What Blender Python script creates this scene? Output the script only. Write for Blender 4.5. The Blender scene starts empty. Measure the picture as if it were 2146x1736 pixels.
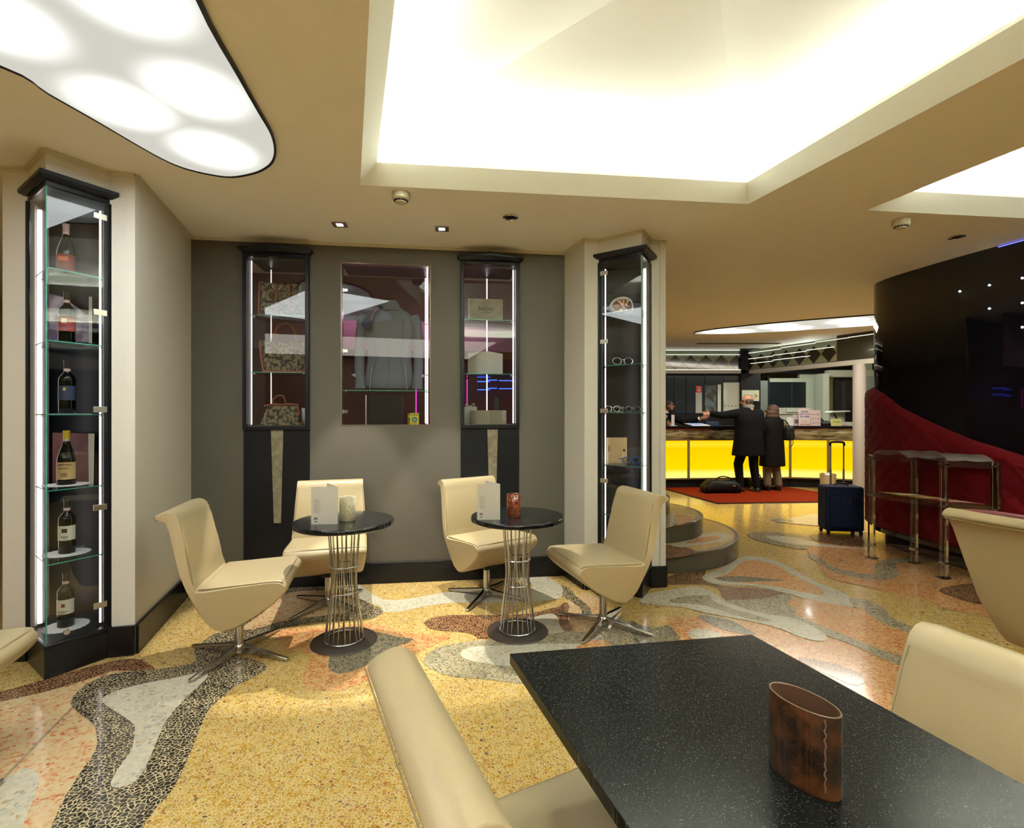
import bpy, bmesh, math, random
from math import sin, cos, pi, radians, sqrt, atan2
from mathutils import Vector, Matrix
from mathutils.geometry import tessellate_polygon
random.seed(7)
S = bpy.context.scene
C = S.collection
FPX, CX, CY, EYE, H = 1073.0, 1073.0, 868.0, 1.36, 2.72

# ------------------------------------------------------------------ camera, world, lights, exposure
cd = bpy.data.cameras.new('camera'); cam = bpy.data.objects.new('camera', cd); C.objects.link(cam)
cam.location = (0, 0, EYE); cam.rotation_euler = (pi/2, 0, 0)
cd.sensor_width = 36; cd.lens = 18.0; cd.clip_start = .02
S.camera = cam
w = bpy.data.worlds.new('world'); S.world = w; w.use_nodes = True
w.node_tree.nodes['Background'].inputs[0].default_value = (.9, .8, .65, 1)
w.node_tree.nodes['Background'].inputs[1].default_value = .05
S.view_settings.view_transform = 'Standard'; S.view_settings.look = 'None'
S.view_settings.exposure = 1.3; S.view_settings.gamma = 1; S.view_settings.use_curve_mapping = False
cy = S.cycles
cy.use_denoising = True; cy.max_bounces = 10; cy.diffuse_bounces = 5; cy.glossy_bounces = 5
cy.transmission_bounces = 8; cy.transparent_max_bounces = 24; cy.sample_clamp_indirect = 6
cy.caustics_reflective = False; cy.caustics_refractive = False

def area(name, loc, sx, sy, power, col, direction, rz=0.0):
    l = bpy.data.lights.new(name, 'AREA'); l.shape = 'RECTANGLE'; l.size = sx; l.size_y = sy
    l.energy = power; l.color = col
    o = bpy.data.objects.new(name, l); C.objects.link(o); o.location = loc
    if direction == 'up': o.rotation_euler = (pi, 0, rz)
    elif direction == 'down': o.rotation_euler = (0, 0, rz)
    else: o.rotation_euler = Vector(direction).to_track_quat('-Z', 'Y').to_euler()
    return o
def spot(name, loc, target, power, col, size, blend=.3, r=.03):
    l = bpy.data.lights.new(name, 'SPOT'); l.energy = power; l.color = col; l.spot_size = radians(size)
    l.spot_blend = blend; l.shadow_soft_size = r
    o = bpy.data.objects.new(name, l); C.objects.link(o); o.location = loc
    o.rotation_euler = (Vector(target) - Vector(loc)).to_track_quat('-Z', 'Y').to_euler()
    return o

WARM = (.96, 1, .90)
AX = Vector((.318, -.948)).normalized()      # direction of the skewed building axis, towards the viewer
# cove opening outlines (ceiling level) and their raised inner rims
cove1 = [(-.901, 3.04), (1.53, 3.316), (1.53+.3132*4.5, 3.316-4.5), (-.901+.319*4.5, 3.04-4.5)]
cove1_in = [(-.784, 2.97), (1.481, 3.23), (1.481+.304*4.3, 3.23-4.3), (-.784+.319*4.3, 2.97-4.3)]
cove2 = [(2.363, 3.417), (4.4, 3.655), (4.4+.3*3.4, 3.655-3.4), (2.363+.298*3.6, 3.417-3.6)]
cove2_in = [(2.49, 3.34), (4.33, 3.56), (4.33+.3*3.25, 3.56-3.25), (2.49+.298*3.4, 3.34-3.4)]
def cove_lights(q, power, tag_):
    n = len(q); c = Vector((sum(p[0] for p in q)/n, sum(p[1] for p in q)/n))
    for i in range(n):
        a, b = Vector(q[i]), Vector(q[(i+1) % n]); m = (a+b)/2; d = b-a
        nrm = Vector((d.y, -d.x)).normalized()
        if nrm.dot(m-c) < 0: nrm = -nrm
        p = m + nrm*.09
        area('cove_strip_light', (p.x, p.y, 2.845), d.length, .05, power*d.length, WARM, 'up', atan2(d.y, d.x))
cove_lights(cove1_in, 18.0, 'a')
cove_lights(cove2_in, 18.0, 'b')
# the two square downlights and ceiling lamps, with unseen fill lights added among them
spot('downlight_beam', (-1.236, 3.675, 2.66), (-1.15, 3.45, 0), 105, (1, .94, .80), 47, .2, .02)
spot('downlight_beam', (-.514, 3.75, 2.66), (-.42, 3.5, 0), 105, (1, .94, .80), 47, .2, .02)
area('lobby_lamp_light', (4.975, 7.525, 2.66), 4.0, .8, 62, (1, .90, .74), 'down', -.49)
ol = bpy.data.lights.new('office_fill_light', 'POINT'); ol.energy = 30; ol.color = (.92, 1, .88); ol.shadow_soft_size = .05  # unseen point light added behind the frieze to brighten the office
olo = bpy.data.objects.new('office_fill_light', ol); C.objects.link(olo); olo.location = (5.95, 10.25, 2.62)
area('unseen_lounge_fill', (-1.2, -2.3, 2.68), 4.6, 3.0, 66, (1, .93, .82), 'down', 0)  # added fill behind the camera, no lamp seen, lets the coves run dimmer
area('oval_lamp_light', (-1.75, 1.75, 2.66), .9, 1.8, 14, (.95, 1, .98), 'down', -.5)
area('rear_room_light', (-1.0, 4.95, 2.3), 1.6, .3, 2.0, (1, .55, .8), 'down', .13)

# ------------------------------------------------------------------ helpers
def fl(x, y, z=0.0):
    "point on the horizontal plane z seen at pixel x, y"
    Y = FPX*(EYE-z)/(y-CY); return Vector(((x-CX)/FPX*Y, Y, z))
def at(x, y, Y):
    return Vector(((x-CX)/FPX*Y, Y, EYE-(y-CY)/FPX*Y))

MATS = {}
def lin(c):
    return tuple((v/12.92 if v <= .04045 else ((v+.055)/1.055)**2.4) for v in c)
def mat(name, col=(.5, .5, .5), rough=.5, metal=0.0, coat=0.0, emis=None, es=1.0, trans=0.0, ior=1.45, spec=.5, srgb=False, sheen=0.0, bump=None):
    if name in MATS: return MATS[name]
    if srgb: col = lin(col)
    m = bpy.data.materials.new(name); m.use_nodes = True
    nt = m.node_tree; b = nt.nodes['Principled BSDF']
    b.inputs['Base Color'].default_value = (*col, 1); b.inputs['Roughness'].default_value = rough
    b.inputs['Metallic'].default_value = metal; b.inputs['Coat Weight'].default_value = coat
    b.inputs['Coat Roughness'].default_value = .03
    b.inputs['Transmission Weight'].default_value = trans; b.inputs['IOR'].default_value = ior
    b.inputs['Specular IOR Level'].default_value = spec; b.inputs['Sheen Weight'].default_value = sheen
    if emis:
        b.inputs['Emission Color'].default_value = (*emis, 1); b.inputs['Emission Strength'].default_value = es
    if bump:
        n = nt.nodes.new('ShaderNodeTexNoise'); n.inputs['Scale'].default_value = bump[0]; n.inputs['Detail'].default_value = 4
        tc = nt.nodes.new('ShaderNodeTexCoord'); nt.links.new(tc.outputs['Object'], n.inputs['Vector'])
        bp = nt.nodes.new('ShaderNodeBump'); bp.inputs['Strength'].default_value = bump[1]; bp.inputs['Distance'].default_value = .002
        nt.links.new(n.outputs['Fac'], bp.inputs['Height']); nt.links.new(bp.outputs['Normal'], b.inputs['Normal'])
        if len(bump) > 2:
            r = nt.nodes.new('ShaderNodeMixRGB'); r.inputs[1].default_value = (*[v*(1-bump[2]) for v in col], 1)
            r.inputs[2].default_value = (*[min(1, v*(1+bump[2])) for v in col], 1)
            nt.links.new(n.outputs['Fac'], r.inputs[0]); nt.links.new(r.outputs[0], b.inputs['Base Color'])
    MATS[name] = m; return m

def thin_glass(name, tint=(1, 1, 1), ior=1.5, rough=0.0, boost=1.0):
    if name in MATS: return MATS[name]
    m = bpy.data.materials.new(name); m.use_nodes = True; nt = m.node_tree; nt.nodes.clear()
    o = nt.nodes.new('ShaderNodeOutputMaterial'); mx = nt.nodes.new('ShaderNodeMixShader')
    t = nt.nodes.new('ShaderNodeBsdfTransparent'); t.inputs[0].default_value = (*tint, 1)
    g = nt.nodes.new('ShaderNodeBsdfGlossy'); g.inputs['Roughness'].default_value = rough
    f = nt.nodes.new('ShaderNodeFresnel'); f.inputs['IOR'].default_value = ior
    k = nt.nodes.new('ShaderNodeMath'); k.operation = 'MULTIPLY'; k.inputs[1].default_value = boost; k.use_clamp = True
    ge = nt.nodes.new('ShaderNodeNewGeometry'); mr = nt.nodes.new('ShaderNodeMapRange'); mr.inputs['To Min'].default_value = ior; mr.inputs['To Max'].default_value = 1/ior
    nt.links.new(ge.outputs['Backfacing'], mr.inputs['Value']); nt.links.new(mr.outputs[0], f.inputs['IOR'])
    nt.links.new(f.outputs[0], k.inputs[0]); nt.links.new(k.outputs[0], mx.inputs[0])
    nt.links.new(t.outputs[0], mx.inputs[1]); nt.links.new(g.outputs[0], mx.inputs[2]); nt.links.new(mx.outputs[0], o.inputs[0])
    MATS[name] = m; return m

def chip_mat(name, stops, mortar, scale=62, mw=.07, rough=.18, coat=.22):
    "terrazzo: stone chips (random colours per cell) set in a cement of its own colour; stops = [(pos, colour)...]"
    if name in MATS: return MATS[name]
    m = bpy.data.materials.new(name); m.use_nodes = True; nt = m.node_tree; L = nt.links
    b = nt.nodes['Principled BSDF']; b.inputs['Roughness'].default_value = rough; b.inputs['Coat Weight'].default_value = coat
    b.inputs['Coat Roughness'].default_value = .05
    tc = nt.nodes.new('ShaderNodeTexCoord')
    nz = nt.nodes.new('ShaderNodeTexNoise'); nz.inputs['Scale'].default_value = scale*.8; nz.inputs['Detail'].default_value = 1
    L.new(tc.outputs['Object'], nz.inputs['Vector'])
    mxv = nt.nodes.new('ShaderNodeMixRGB'); mxv.blend_type = 'ADD'; mxv.inputs[0].default_value = .012
    L.new(tc.outputs['Object'], mxv.inputs[1]); L.new(nz.outputs['Color'], mxv.inputs[2])
    v1 = nt.nodes.new('ShaderNodeTexVoronoi'); v1.voronoi_dimensions = '2D'; v1.inputs['Scale'].default_value = scale
    v2 = nt.nodes.new('ShaderNodeTexVoronoi'); v2.voronoi_dimensions = '2D'; v2.inputs['Scale'].default_value = scale; v2.feature = 'DISTANCE_TO_EDGE'
    for v in (v1, v2): L.new(mxv.outputs[0], v.inputs['Vector'])
    sep = nt.nodes.new('ShaderNodeSeparateColor'); L.new(v1.outputs['Color'], sep.inputs[0])
    r = nt.nodes.new('ShaderNodeValToRGB'); r.color_ramp.interpolation = 'CONSTANT'
    els = r.color_ramp.elements
    while len(els) < len(stops): els.new(.5)
    for e, (p, c) in zip(els, stops): e.position = p; e.color = (*lin(c), 1)
    L.new(sep.outputs[0], r.inputs[0])
    # mortar mask, wider between some chips
    m1 = nt.nodes.new('ShaderNodeMath'); m1.operation = 'MULTIPLY_ADD'; m1.inputs[1].default_value = mw*1.6; m1.inputs[2].default_value = mw*.35
    L.new(sep.outputs[1], m1.inputs[0])
    lt = nt.nodes.new('ShaderNodeMath'); lt.operation = 'LESS_THAN'; L.new(v2.outputs['Distance'], lt.inputs[0]); L.new(m1.outputs[0], lt.inputs[1])
    mc = nt.nodes.new('ShaderNodeMixRGB'); L.new(lt.outputs[0], mc.inputs[0]); L.new(r.outputs[0], mc.inputs[1]); mc.inputs[2].default_value = (*lin(mortar), 1)
    # slow tonal drift
    n2 = nt.nodes.new('ShaderNodeTexNoise'); n2.inputs['Scale'].default_value = 3; L.new(tc.outputs['Object'], n2.inputs['Vector'])
    mr = nt.nodes.new('ShaderNodeMapRange'); mr.inputs['To Min'].default_value = .62; mr.inputs['To Max'].default_value = .84; L.new(n2.outputs['Fac'], mr.inputs['Value'])
    ml = nt.nodes.new('ShaderNodeMixRGB'); ml.blend_type = 'MULTIPLY'; ml.inputs[0].default_value = 1; L.new(mc.outputs[0], ml.inputs[1]); L.new(mr.outputs[0], ml.inputs[2])
    L.new(ml.outputs[0], b.inputs['Base Color'])
    MATS[name] = m; return m

def noise_mat(name, c1, c2, scale, lo=.45, hi=.55, rough=.6, detail=3, metal=0, coat=0, kind='noise', mapping=None):
    if name in MATS: return MATS[name]
    m = bpy.data.materials.new(name); m.use_nodes = True; nt = m.node_tree; L = nt.links
    b = nt.nodes['Principled BSDF']; b.inputs['Roughness'].default_value = rough; b.inputs['Metallic'].default_value = metal; b.inputs['Coat Weight'].default_value = coat
    tc = nt.nodes.new('ShaderNodeTexCoord'); src = tc.outputs['Object']
    if mapping:
        mp = nt.nodes.new('ShaderNodeMapping'); mp.inputs['Scale'].default_value = mapping; L.new(src, mp.inputs[0]); src = mp.outputs[0]
    if kind == 'noise':
        n = nt.nodes.new('ShaderNodeTexNoise'); n.inputs['Scale'].default_value = scale; n.inputs['Detail'].default_value = detail; out = n.outputs['Fac']
    else:
        n = nt.nodes.new('ShaderNodeTexVoronoi'); n.inputs['Scale'].default_value = scale; out = n.outputs['Distance']
        if kind == 'cell':
            s = nt.nodes.new('ShaderNodeSeparateColor'); L.new(n.outputs['Color'], s.inputs[0]); out = s.outputs[0]
    L.new(src, n.inputs['Vector'])
    r = nt.nodes.new('ShaderNodeValToRGB'); r.color_ramp.elements[0].position = lo; r.color_ramp.elements[1].position = hi
    r.color_ramp.elements[0].color = (*lin(c1), 1); r.color_ramp.elements[1].color = (*lin(c2), 1)
    L.new(out, r.inputs[0]); L.new(r.outputs[0], b.inputs['Base Color'])
    MATS[name] = m; return m

def blob_lamp(name, centres, radius, base, bright, col=(1, .97, .88), bcol=(1, 1, 1)):
    "stretched diffuser lit by bulbs behind it: brighter round the bulbs (positions in the lamp's own plane)"
    m = bpy.data.materials.new(name); m.use_nodes = True; nt = m.node_tree; L = nt.links; nt.nodes.clear()
    o = nt.nodes.new('ShaderNodeOutputMaterial'); e = nt.nodes.new('ShaderNodeEmission'); L.new(e.outputs[0], o.inputs[0])
    tc = nt.nodes.new('ShaderNodeTexCoord'); acc = None
    for c in centres:
        d = nt.nodes.new('ShaderNodeVectorMath'); d.operation = 'DISTANCE'; d.inputs[1].default_value = (c[0], c[1], 0)
        L.new(tc.outputs['Object'], d.inputs[0])
        mr = nt.nodes.new('ShaderNodeMapRange'); mr.interpolation_type = 'SMOOTHERSTEP'
        mr.inputs['From Min'].default_value = radius*1.9; mr.inputs['From Max'].default_value = radius*.3
        L.new(d.outputs['Value'], mr.inputs['Value'])
        if acc is None: acc = mr.outputs[0]
        else:
            a = nt.nodes.new('ShaderNodeMath'); a.operation = 'MAXIMUM'; L.new(acc, a.inputs[0]); L.new(mr.outputs[0], a.inputs[1]); acc = a.outputs[0]
    st = nt.nodes.new('ShaderNodeMapRange'); st.inputs['To Min'].default_value = base; st.inputs['To Max'].default_value = bright
    L.new(acc, st.inputs['Value']); L.new(st.outputs[0], e.inputs['Strength'])
    mc = nt.nodes.new('ShaderNodeMixRGB'); mc.inputs[1].default_value = (*col, 1); mc.inputs[2].default_value = (*bcol, 1); L.new(acc, mc.inputs[0]); L.new(mc.outputs[0], e.inputs['Color'])
    return m

class B:
    "collects simple solids into one mesh"
    def __init__(s): s.bm = bmesh.new()
    def poly(s, pts):
        vs = [s.bm.verts.new(p) for p in pts]; s.bm.faces.new(vs); return s
    def hexa(s, b4, t4):
        v = [s.bm.verts.new(p) for p in list(b4)+list(t4)]
        for f in ((3, 2, 1, 0), (4, 5, 6, 7), (0, 1, 5, 4), (1, 2, 6, 5), (2, 3, 7, 6), (3, 0, 4, 7)): s.bm.faces.new([v[i] for i in f])
        return s
    def box(s, x0, x1, y0, y1, z0, z1, M=None):
        b = [Vector(p) for p in ((x0, y0, z0), (x1, y0, z0), (x1, y1, z0), (x0, y1, z0))]
        t = [Vector(p) for p in ((x0, y0, z1), (x1, y0, z1), (x1, y1, z1), (x0, y1, z1))]
        if M is not None: b = [M @ p for p in b]; t = [M @ p for p in t]
        return s.hexa(b, t)
    def prism(s, pts, z0, z1, top=None):
        pts = [Vector((p[0], p[1])) for p in pts]
        ar = sum(pts[i].x*pts[(i+1) % len(pts)].y - pts[(i+1) % len(pts)].x*pts[i].y for i in range(len(pts)))
        tp = [Vector((p[0], p[1])) for p in top] if top else pts
        if ar < 0: pts = pts[::-1]; tp = tp[::-1]
        a = [s.bm.verts.new((p.x, p.y, z0)) for p in pts]; b = [s.bm.verts.new((p.x, p.y, z1)) for p in tp]
        n = len(a); s.bm.faces.new(a[::-1]); s.bm.faces.new(b)
        for i in range(n): s.bm.faces.new((a[i], a[(i+1) % n], b[(i+1) % n], b[i]))
        return s
    def plate(s, p0, p1, z0, z1, th):
        "vertical slab between plan points, thickness th to the left of p0->p1"
        p0, p1 = Vector(p0[:2]), Vector(p1[:2]); d = (p1-p0).normalized(); n = Vector((-d.y, d.x))*th
        return s.prism([p0, p1, p1+n, p0+n], z0, z1)
    def tube(s, pts, r, n=8, cap=True, closed=False):
        pts = [Vector(p) for p in pts]; rs = r if isinstance(r, (list, tuple)) else [r]*len(pts); rings = []
        up = None; N = len(pts)
        for i, p in enumerate(pts):
            if closed: d = pts[(i+1) % N]-pts[i-1]
            else: d = pts[min(i+1, N-1)]-pts[max(i-1, 0)]
            d.normalize()
            if up is None: up = Vector((0, 0, 1)) if abs(d.z) < .9 else Vector((1, 0, 0))
            x = d.cross(up)
            if x.length < 1e-4: x = d.orthogonal()
            x.normalize(); y = x.cross(d).normalized(); up = y
            rings.append([s.bm.verts.new(p+(x*cos(2*pi*k/n)+y*sin(2*pi*k/n))*rs[i]) for k in range(n)])
        m = N if closed else N-1
        for i in range(m):
            a, b = rings[i], rings[(i+1) % N]
            for k in range(n): s.bm.faces.new((a[k], a[(k+1) % n], b[(k+1) % n], b[k]))
        if cap and not closed: s.bm.faces.new(rings[0][::-1]); s.bm.faces.new(rings[-1])
        return s
    def lathe(s, prof, n=32, c=(0, 0), sx=1, sy=1, rot=0, z=0, close=True):
        rings = []
        for r, h in prof:
            if r < 1e-5: rings.append([s.bm.verts.new((c[0], c[1], z+h))]); continue
            ring = []
            for k in range(n):
                a = 2*pi*k/n; x, y = cos(a)*r*sx, sin(a)*r*sy
                ring.append(s.bm.verts.new((c[0]+x*cos(rot)-y*sin(rot), c[1]+x*sin(rot)+y*cos(rot), z+h)))
            rings.append(ring)
        for a, b in zip(rings, rings[1:]):
            for k in range(n):
                k2 = (k+1) % n
                if len(a) == 1 and len(b) == 1: continue
                if len(a) == 1: s.bm.faces.new((a[0], b[k2], b[k]))
                elif len(b) == 1: s.bm.faces.new((a[k], a[k2], b[0]))
                else: s.bm.faces.new((a[k], a[k2], b[k2], b[k]))
        if close:
            if len(rings[0]) > 1: s.bm.faces.new(rings[0][::-1])
            if len(rings[-1]) > 1: s.bm.faces.new(rings[-1])
        return s
    def ball(s, c, r, sc=(1, 1, 1), seg=16, M=None):
        m = Matrix.Translation(c)
        if M is not None: m = m @ M
        m = m @ Matrix.Diagonal((*sc, 1))
        bmesh.ops.create_uvsphere(s.bm, u_segments=seg, v_segments=seg//2+2, radius=r, matrix=m); return s
    def cone(s, p0, p1, r0, r1, n=12):
        s.tube([p0, p1], [r0, r1], n); s.ball(p0, r0, seg=n); s.ball(p1, r1, seg=n); return s
    def loft(s, rings, cap=True):
        R = [[s.bm.verts.new(p) for p in r] for r in rings]; n = len(R[0])
        for a, b in zip(R, R[1:]):
            for k in range(n): s.bm.faces.new((a[k], a[(k+1) % n], b[(k+1) % n], b[k]))
        if cap: s.bm.faces.new(R[0][::-1]); s.bm.faces.new(R[-1])
        return s

def root_matrix(o):
    M = Matrix.Identity(4); chain = []
    while o: chain.append(o); o = o.parent
    for c in reversed(chain): M = M @ Matrix.LocRotScale(c.location, c.rotation_euler, c.scale)
    return M
def obj(name, b, m, parent=None, world=False, bevel=0, seg=2, sharp=35, label=None, sub=0, remesh=0, solid=0, keepn=False):
    bm = b.bm if isinstance(b, B) else b
    if world and parent is not None: bm.transform(root_matrix(parent).inverted())
    if not keepn: bmesh.ops.recalc_face_normals(bm, faces=bm.faces)
    bm.normal_update(); a = radians(sharp)
    for f in bm.faces: f.smooth = True
    for e in bm.edges:
        if len(e.link_faces) == 2: e.smooth = e.calc_face_angle(0) < a
        else: e.smooth = False
    me = bpy.data.meshes.new(name); bm.to_mesh(me); bm.free(); me.materials.append(m)
    o = bpy.data.objects.new(name, me); C.objects.link(o)
    if parent is not None: o.parent = parent
    if solid:
        md = o.modifiers.new('thick', 'SOLIDIFY'); md.thickness = solid; md.offset = 0
    if remesh:
        md = o.modifiers.new('remesh', 'REMESH'); md.mode = 'VOXEL'; md.voxel_size = remesh; md.use_smooth_shade = True
        md = o.modifiers.new('smooth', 'SMOOTH'); md.iterations = 4; md.factor = .5
    if bevel:
        md = o.modifiers.new('bevel', 'BEVEL'); md.width = bevel; md.segments = seg; md.limit_method = 'ANGLE'; md.angle_limit = radians(38)
        me.shade_smooth() if False else None
    if sub:
        md = o.modifiers.new('sub', 'SUBSURF'); md.levels = sub; md.render_levels = sub
    if label: o['label'] = label
    return o
def tag(o, label, cat, group=None):
    o['label'] = label; o['category'] = cat
    if group: o['group'] = group
    return o
def thing(name, label, cat, loc=(0, 0, 0), rz=0.0, group=None):
    o = bpy.data.objects.new(name, None); C.objects.link(o); o.empty_display_size = .1
    o.location = loc; o.rotation_euler = (0, 0, rz); return tag(o, label, cat, group)
def struct(name, b, m, parent=None, **k):
    o = obj(name, b, m, parent, **k)
    if parent is None: o['kind'] = 'structure'
    return o
def dup(root, loc, rz, label=None, group=None):
    def cp(o, par):
        c = o.copy(); C.objects.link(c); c.parent = par
        for ch in kids(o): cp(ch, c)
        return c
    r = cp(root, None); r.location = loc; r.rotation_euler = (0, 0, rz)
    if label: r['label'] = label
    if group: r['group'] = group
    return r
def kids(o): return [c for c in bpy.data.objects if c.parent is o]
def text(name, s_, size, m, parent, origin, xdir, up=(0, 0, 1), world=True, depth=.0006, align='CENTER'):
    cu = bpy.data.curves.new(name, 'FONT'); cu.body = s_; cu.size = size; cu.align_x = align; cu.align_y = 'CENTER'; cu.extrude = depth; cu.resolution_u = 2; cu.offset = size*.018
    t = bpy.data.objects.new('tmp', cu); me = bpy.data.meshes.new_from_object(t); bpy.data.objects.remove(t)
    x = Vector(xdir).normalized(); z = Vector(up).normalized(); n = x.cross(z).normalized(); z = n.cross(x)
    M = Matrix((( x.x, z.x, n.x, origin[0]), (x.y, z.y, n.y, origin[1]), (x.z, z.z, n.z, origin[2]), (0, 0, 0, 1)))
    if world and parent is not None: M = root_matrix(parent).inverted() @ M
    me.transform(M); me.materials.clear(); me.materials.append(m); me.name = name
    o = bpy.data.objects.new(name, me); C.objects.link(o); o.parent = parent; return o
def catmull(pts, n=4, closed=True):
    out = []; N = len(pts)
    rng = range(N) if closed else range(N-1)
    for i in rng:
        if closed: p0, p1, p2, p3 = (pts[(i-1) % N], pts[i], pts[(i+1) % N], pts[(i+2) % N])
        else: p0, p1, p2, p3 = pts[max(i-1, 0)], pts[i], pts[i+1], pts[min(i+2, N-1)]
        p0, p1, p2, p3 = map(Vector, (p0, p1, p2, p3))
        for k in range(n):
            t = k/n
            out.append(.5*((2*p1)+(p2-p0)*t+(2*p0-5*p1+4*p2-p3)*t*t+(3*p1-p0-3*p2+p3)*t**3))
    if not closed: out.append(Vector(pts[-1]))
    return out

# ------------------------------------------------------------------ materials of the setting
M_wall = mat('wall_cream', (.66, .65, .60), .6, bump=(60, .15, .03))
M_dark = mat('wall_grey_shaded', (.092, .084, .066), .6, bump=(60, .15, .04))  # wall grey darkened, shade of the left end put into the colour
M_dark2 = mat('wall_grey', (.102, .095, .076), .6, bump=(60, .15, .04))
M_ceil = mat('ceiling_plaster', (.84, .82, .80), .85, bump=(8, .05, .02))
M_cove = mat('cove_paint', (.76, .76, .70), .8)
M_trim = mat('trim_cream', (.62, .58, .46), .6)
M_gran = mat('black_granite', (.005, .005, .006), .25, spec=.35)
M_black = mat('black_lacquer', (.005, .006, .008), .35, spec=.35)
M_blackm = mat('black_matte', (.004, .004, .005), .6, spec=.3)
M_chrome = mat('polished_chrome', (.62, .60, .56), .16, 1)
M_steel = mat('satin_steel', (.6, .58, .52), .28, 1)
M_led = mat('led_white', (1, 1, 1), .5, emis=(1, .90, .90), es=1.9)
M_white = mat('white_paper', (.75, .75, .72), .6)
M_glass = thin_glass('clear_pane', (.93, .95, .95), 1.5, 0, 1.0)
M_shelf = thin_glass('shelf_glass', (.80, .93, .90), 1.5, .02, 1.2)
M_edge = mat('glass_edge', (.10, .42, .36), .2, coat=.5)

def faces_with_holes(b, outer, holes, T, flip=False):
    loops = [[Vector((p[0], p[1], 0)) for p in l] for l in [outer]+holes]
    flat = [p for l in loops for p in l]
    vs = [b.bm.verts.new(T(p.x, p.y)) for p in flat]
    for t in tessellate_polygon(loops):
        try: b.bm.faces.new([vs[i] for i in (t[::-1] if flip else t)])
        except ValueError: pass
    return vs, [len(l) for l in loops]
def slab_with_holes(outer, holes, T0, T1):
    b = B(); v0, ns = faces_with_holes(b, outer, holes, T0); v1, _ = faces_with_holes(b, outer, holes, T1, True)
    k = 0
    for n in ns:
        for i in range(n):
            a, c = k+i, k+(i+1) % n
            b.bm.faces.new((v0[a], v0[c], v1[c], v1[a]))
        k += n
    return b

# ------------------------------------------------------------------ floor with terrazzo inlays
YEL = chip_mat('terrazzo_yellow', [(0, (.80, .64, .27)), (.2, (.87, .74, .42)), (.45, (.76, .57, .18)), (.6, (.84, .68, .33)), (.8, (.73, .60, .34)), (.93, (.70, .47, .20)), (.992, (.45, .36, .22))], (.95, .88, .68), 74, .075)
BLK = chip_mat('terrazzo_black', [(0, (.20, .19, .17)), (.35, (.27, .26, .24)), (.7, (.16, .155, .14)), (.9, (.38, .36, .32))], (.88, .81, .64), 60, .085)
PNK = chip_mat('terrazzo_pink', [(0, (.91, .80, .62)), (.5, (.90, .72, .52)), (.72, (.88, .62, .42)), (.86, (.93, .84, .68)), (.93, (.80, .48, .30))], (.93, .84, .66), 72, .05)
ORG = chip_mat('terrazzo_orange', [(0, (.88, .66, .42)), (.3, (.84, .56, .34)), (.5, (.90, .74, .52)), (.75, (.80, .48, .28)), (.93, (.72, .38, .24))], (.92, .78, .56), 80, .05)
WHT = chip_mat('terrazzo_white', [(0, (.86, .84, .76)), (.4, (.90, .88, .80)), (.7, (.82, .81, .74)), (.92, (.72, .72, .68)), (.975, (.8, .68, .5))], (.90, .87, .77), 74, .03)
BRN = chip_mat('terrazzo_brown', [(0, (.42, .24, .17)), (.4, (.34, .20, .15)), (.7, (.50, .33, .24)), (.9, (.55, .38, .27))], (.84, .70, .50), 58, .06)
GRY = chip_mat('terrazzo_grey', [(0, (.62, .59, .50)), (.3, (.52, .49, .42)), (.55, (.72, .68, .58)), (.85, (.42, .39, .34))], (.82, .77, .62), 78, .08)
DGR = chip_mat('terrazzo_dark_grey', [(0, (.40, .38, .32)), (.4, (.50, .47, .40)), (.7, (.32, .30, .26))], (.74, .70, .56), 78, .07)

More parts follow.
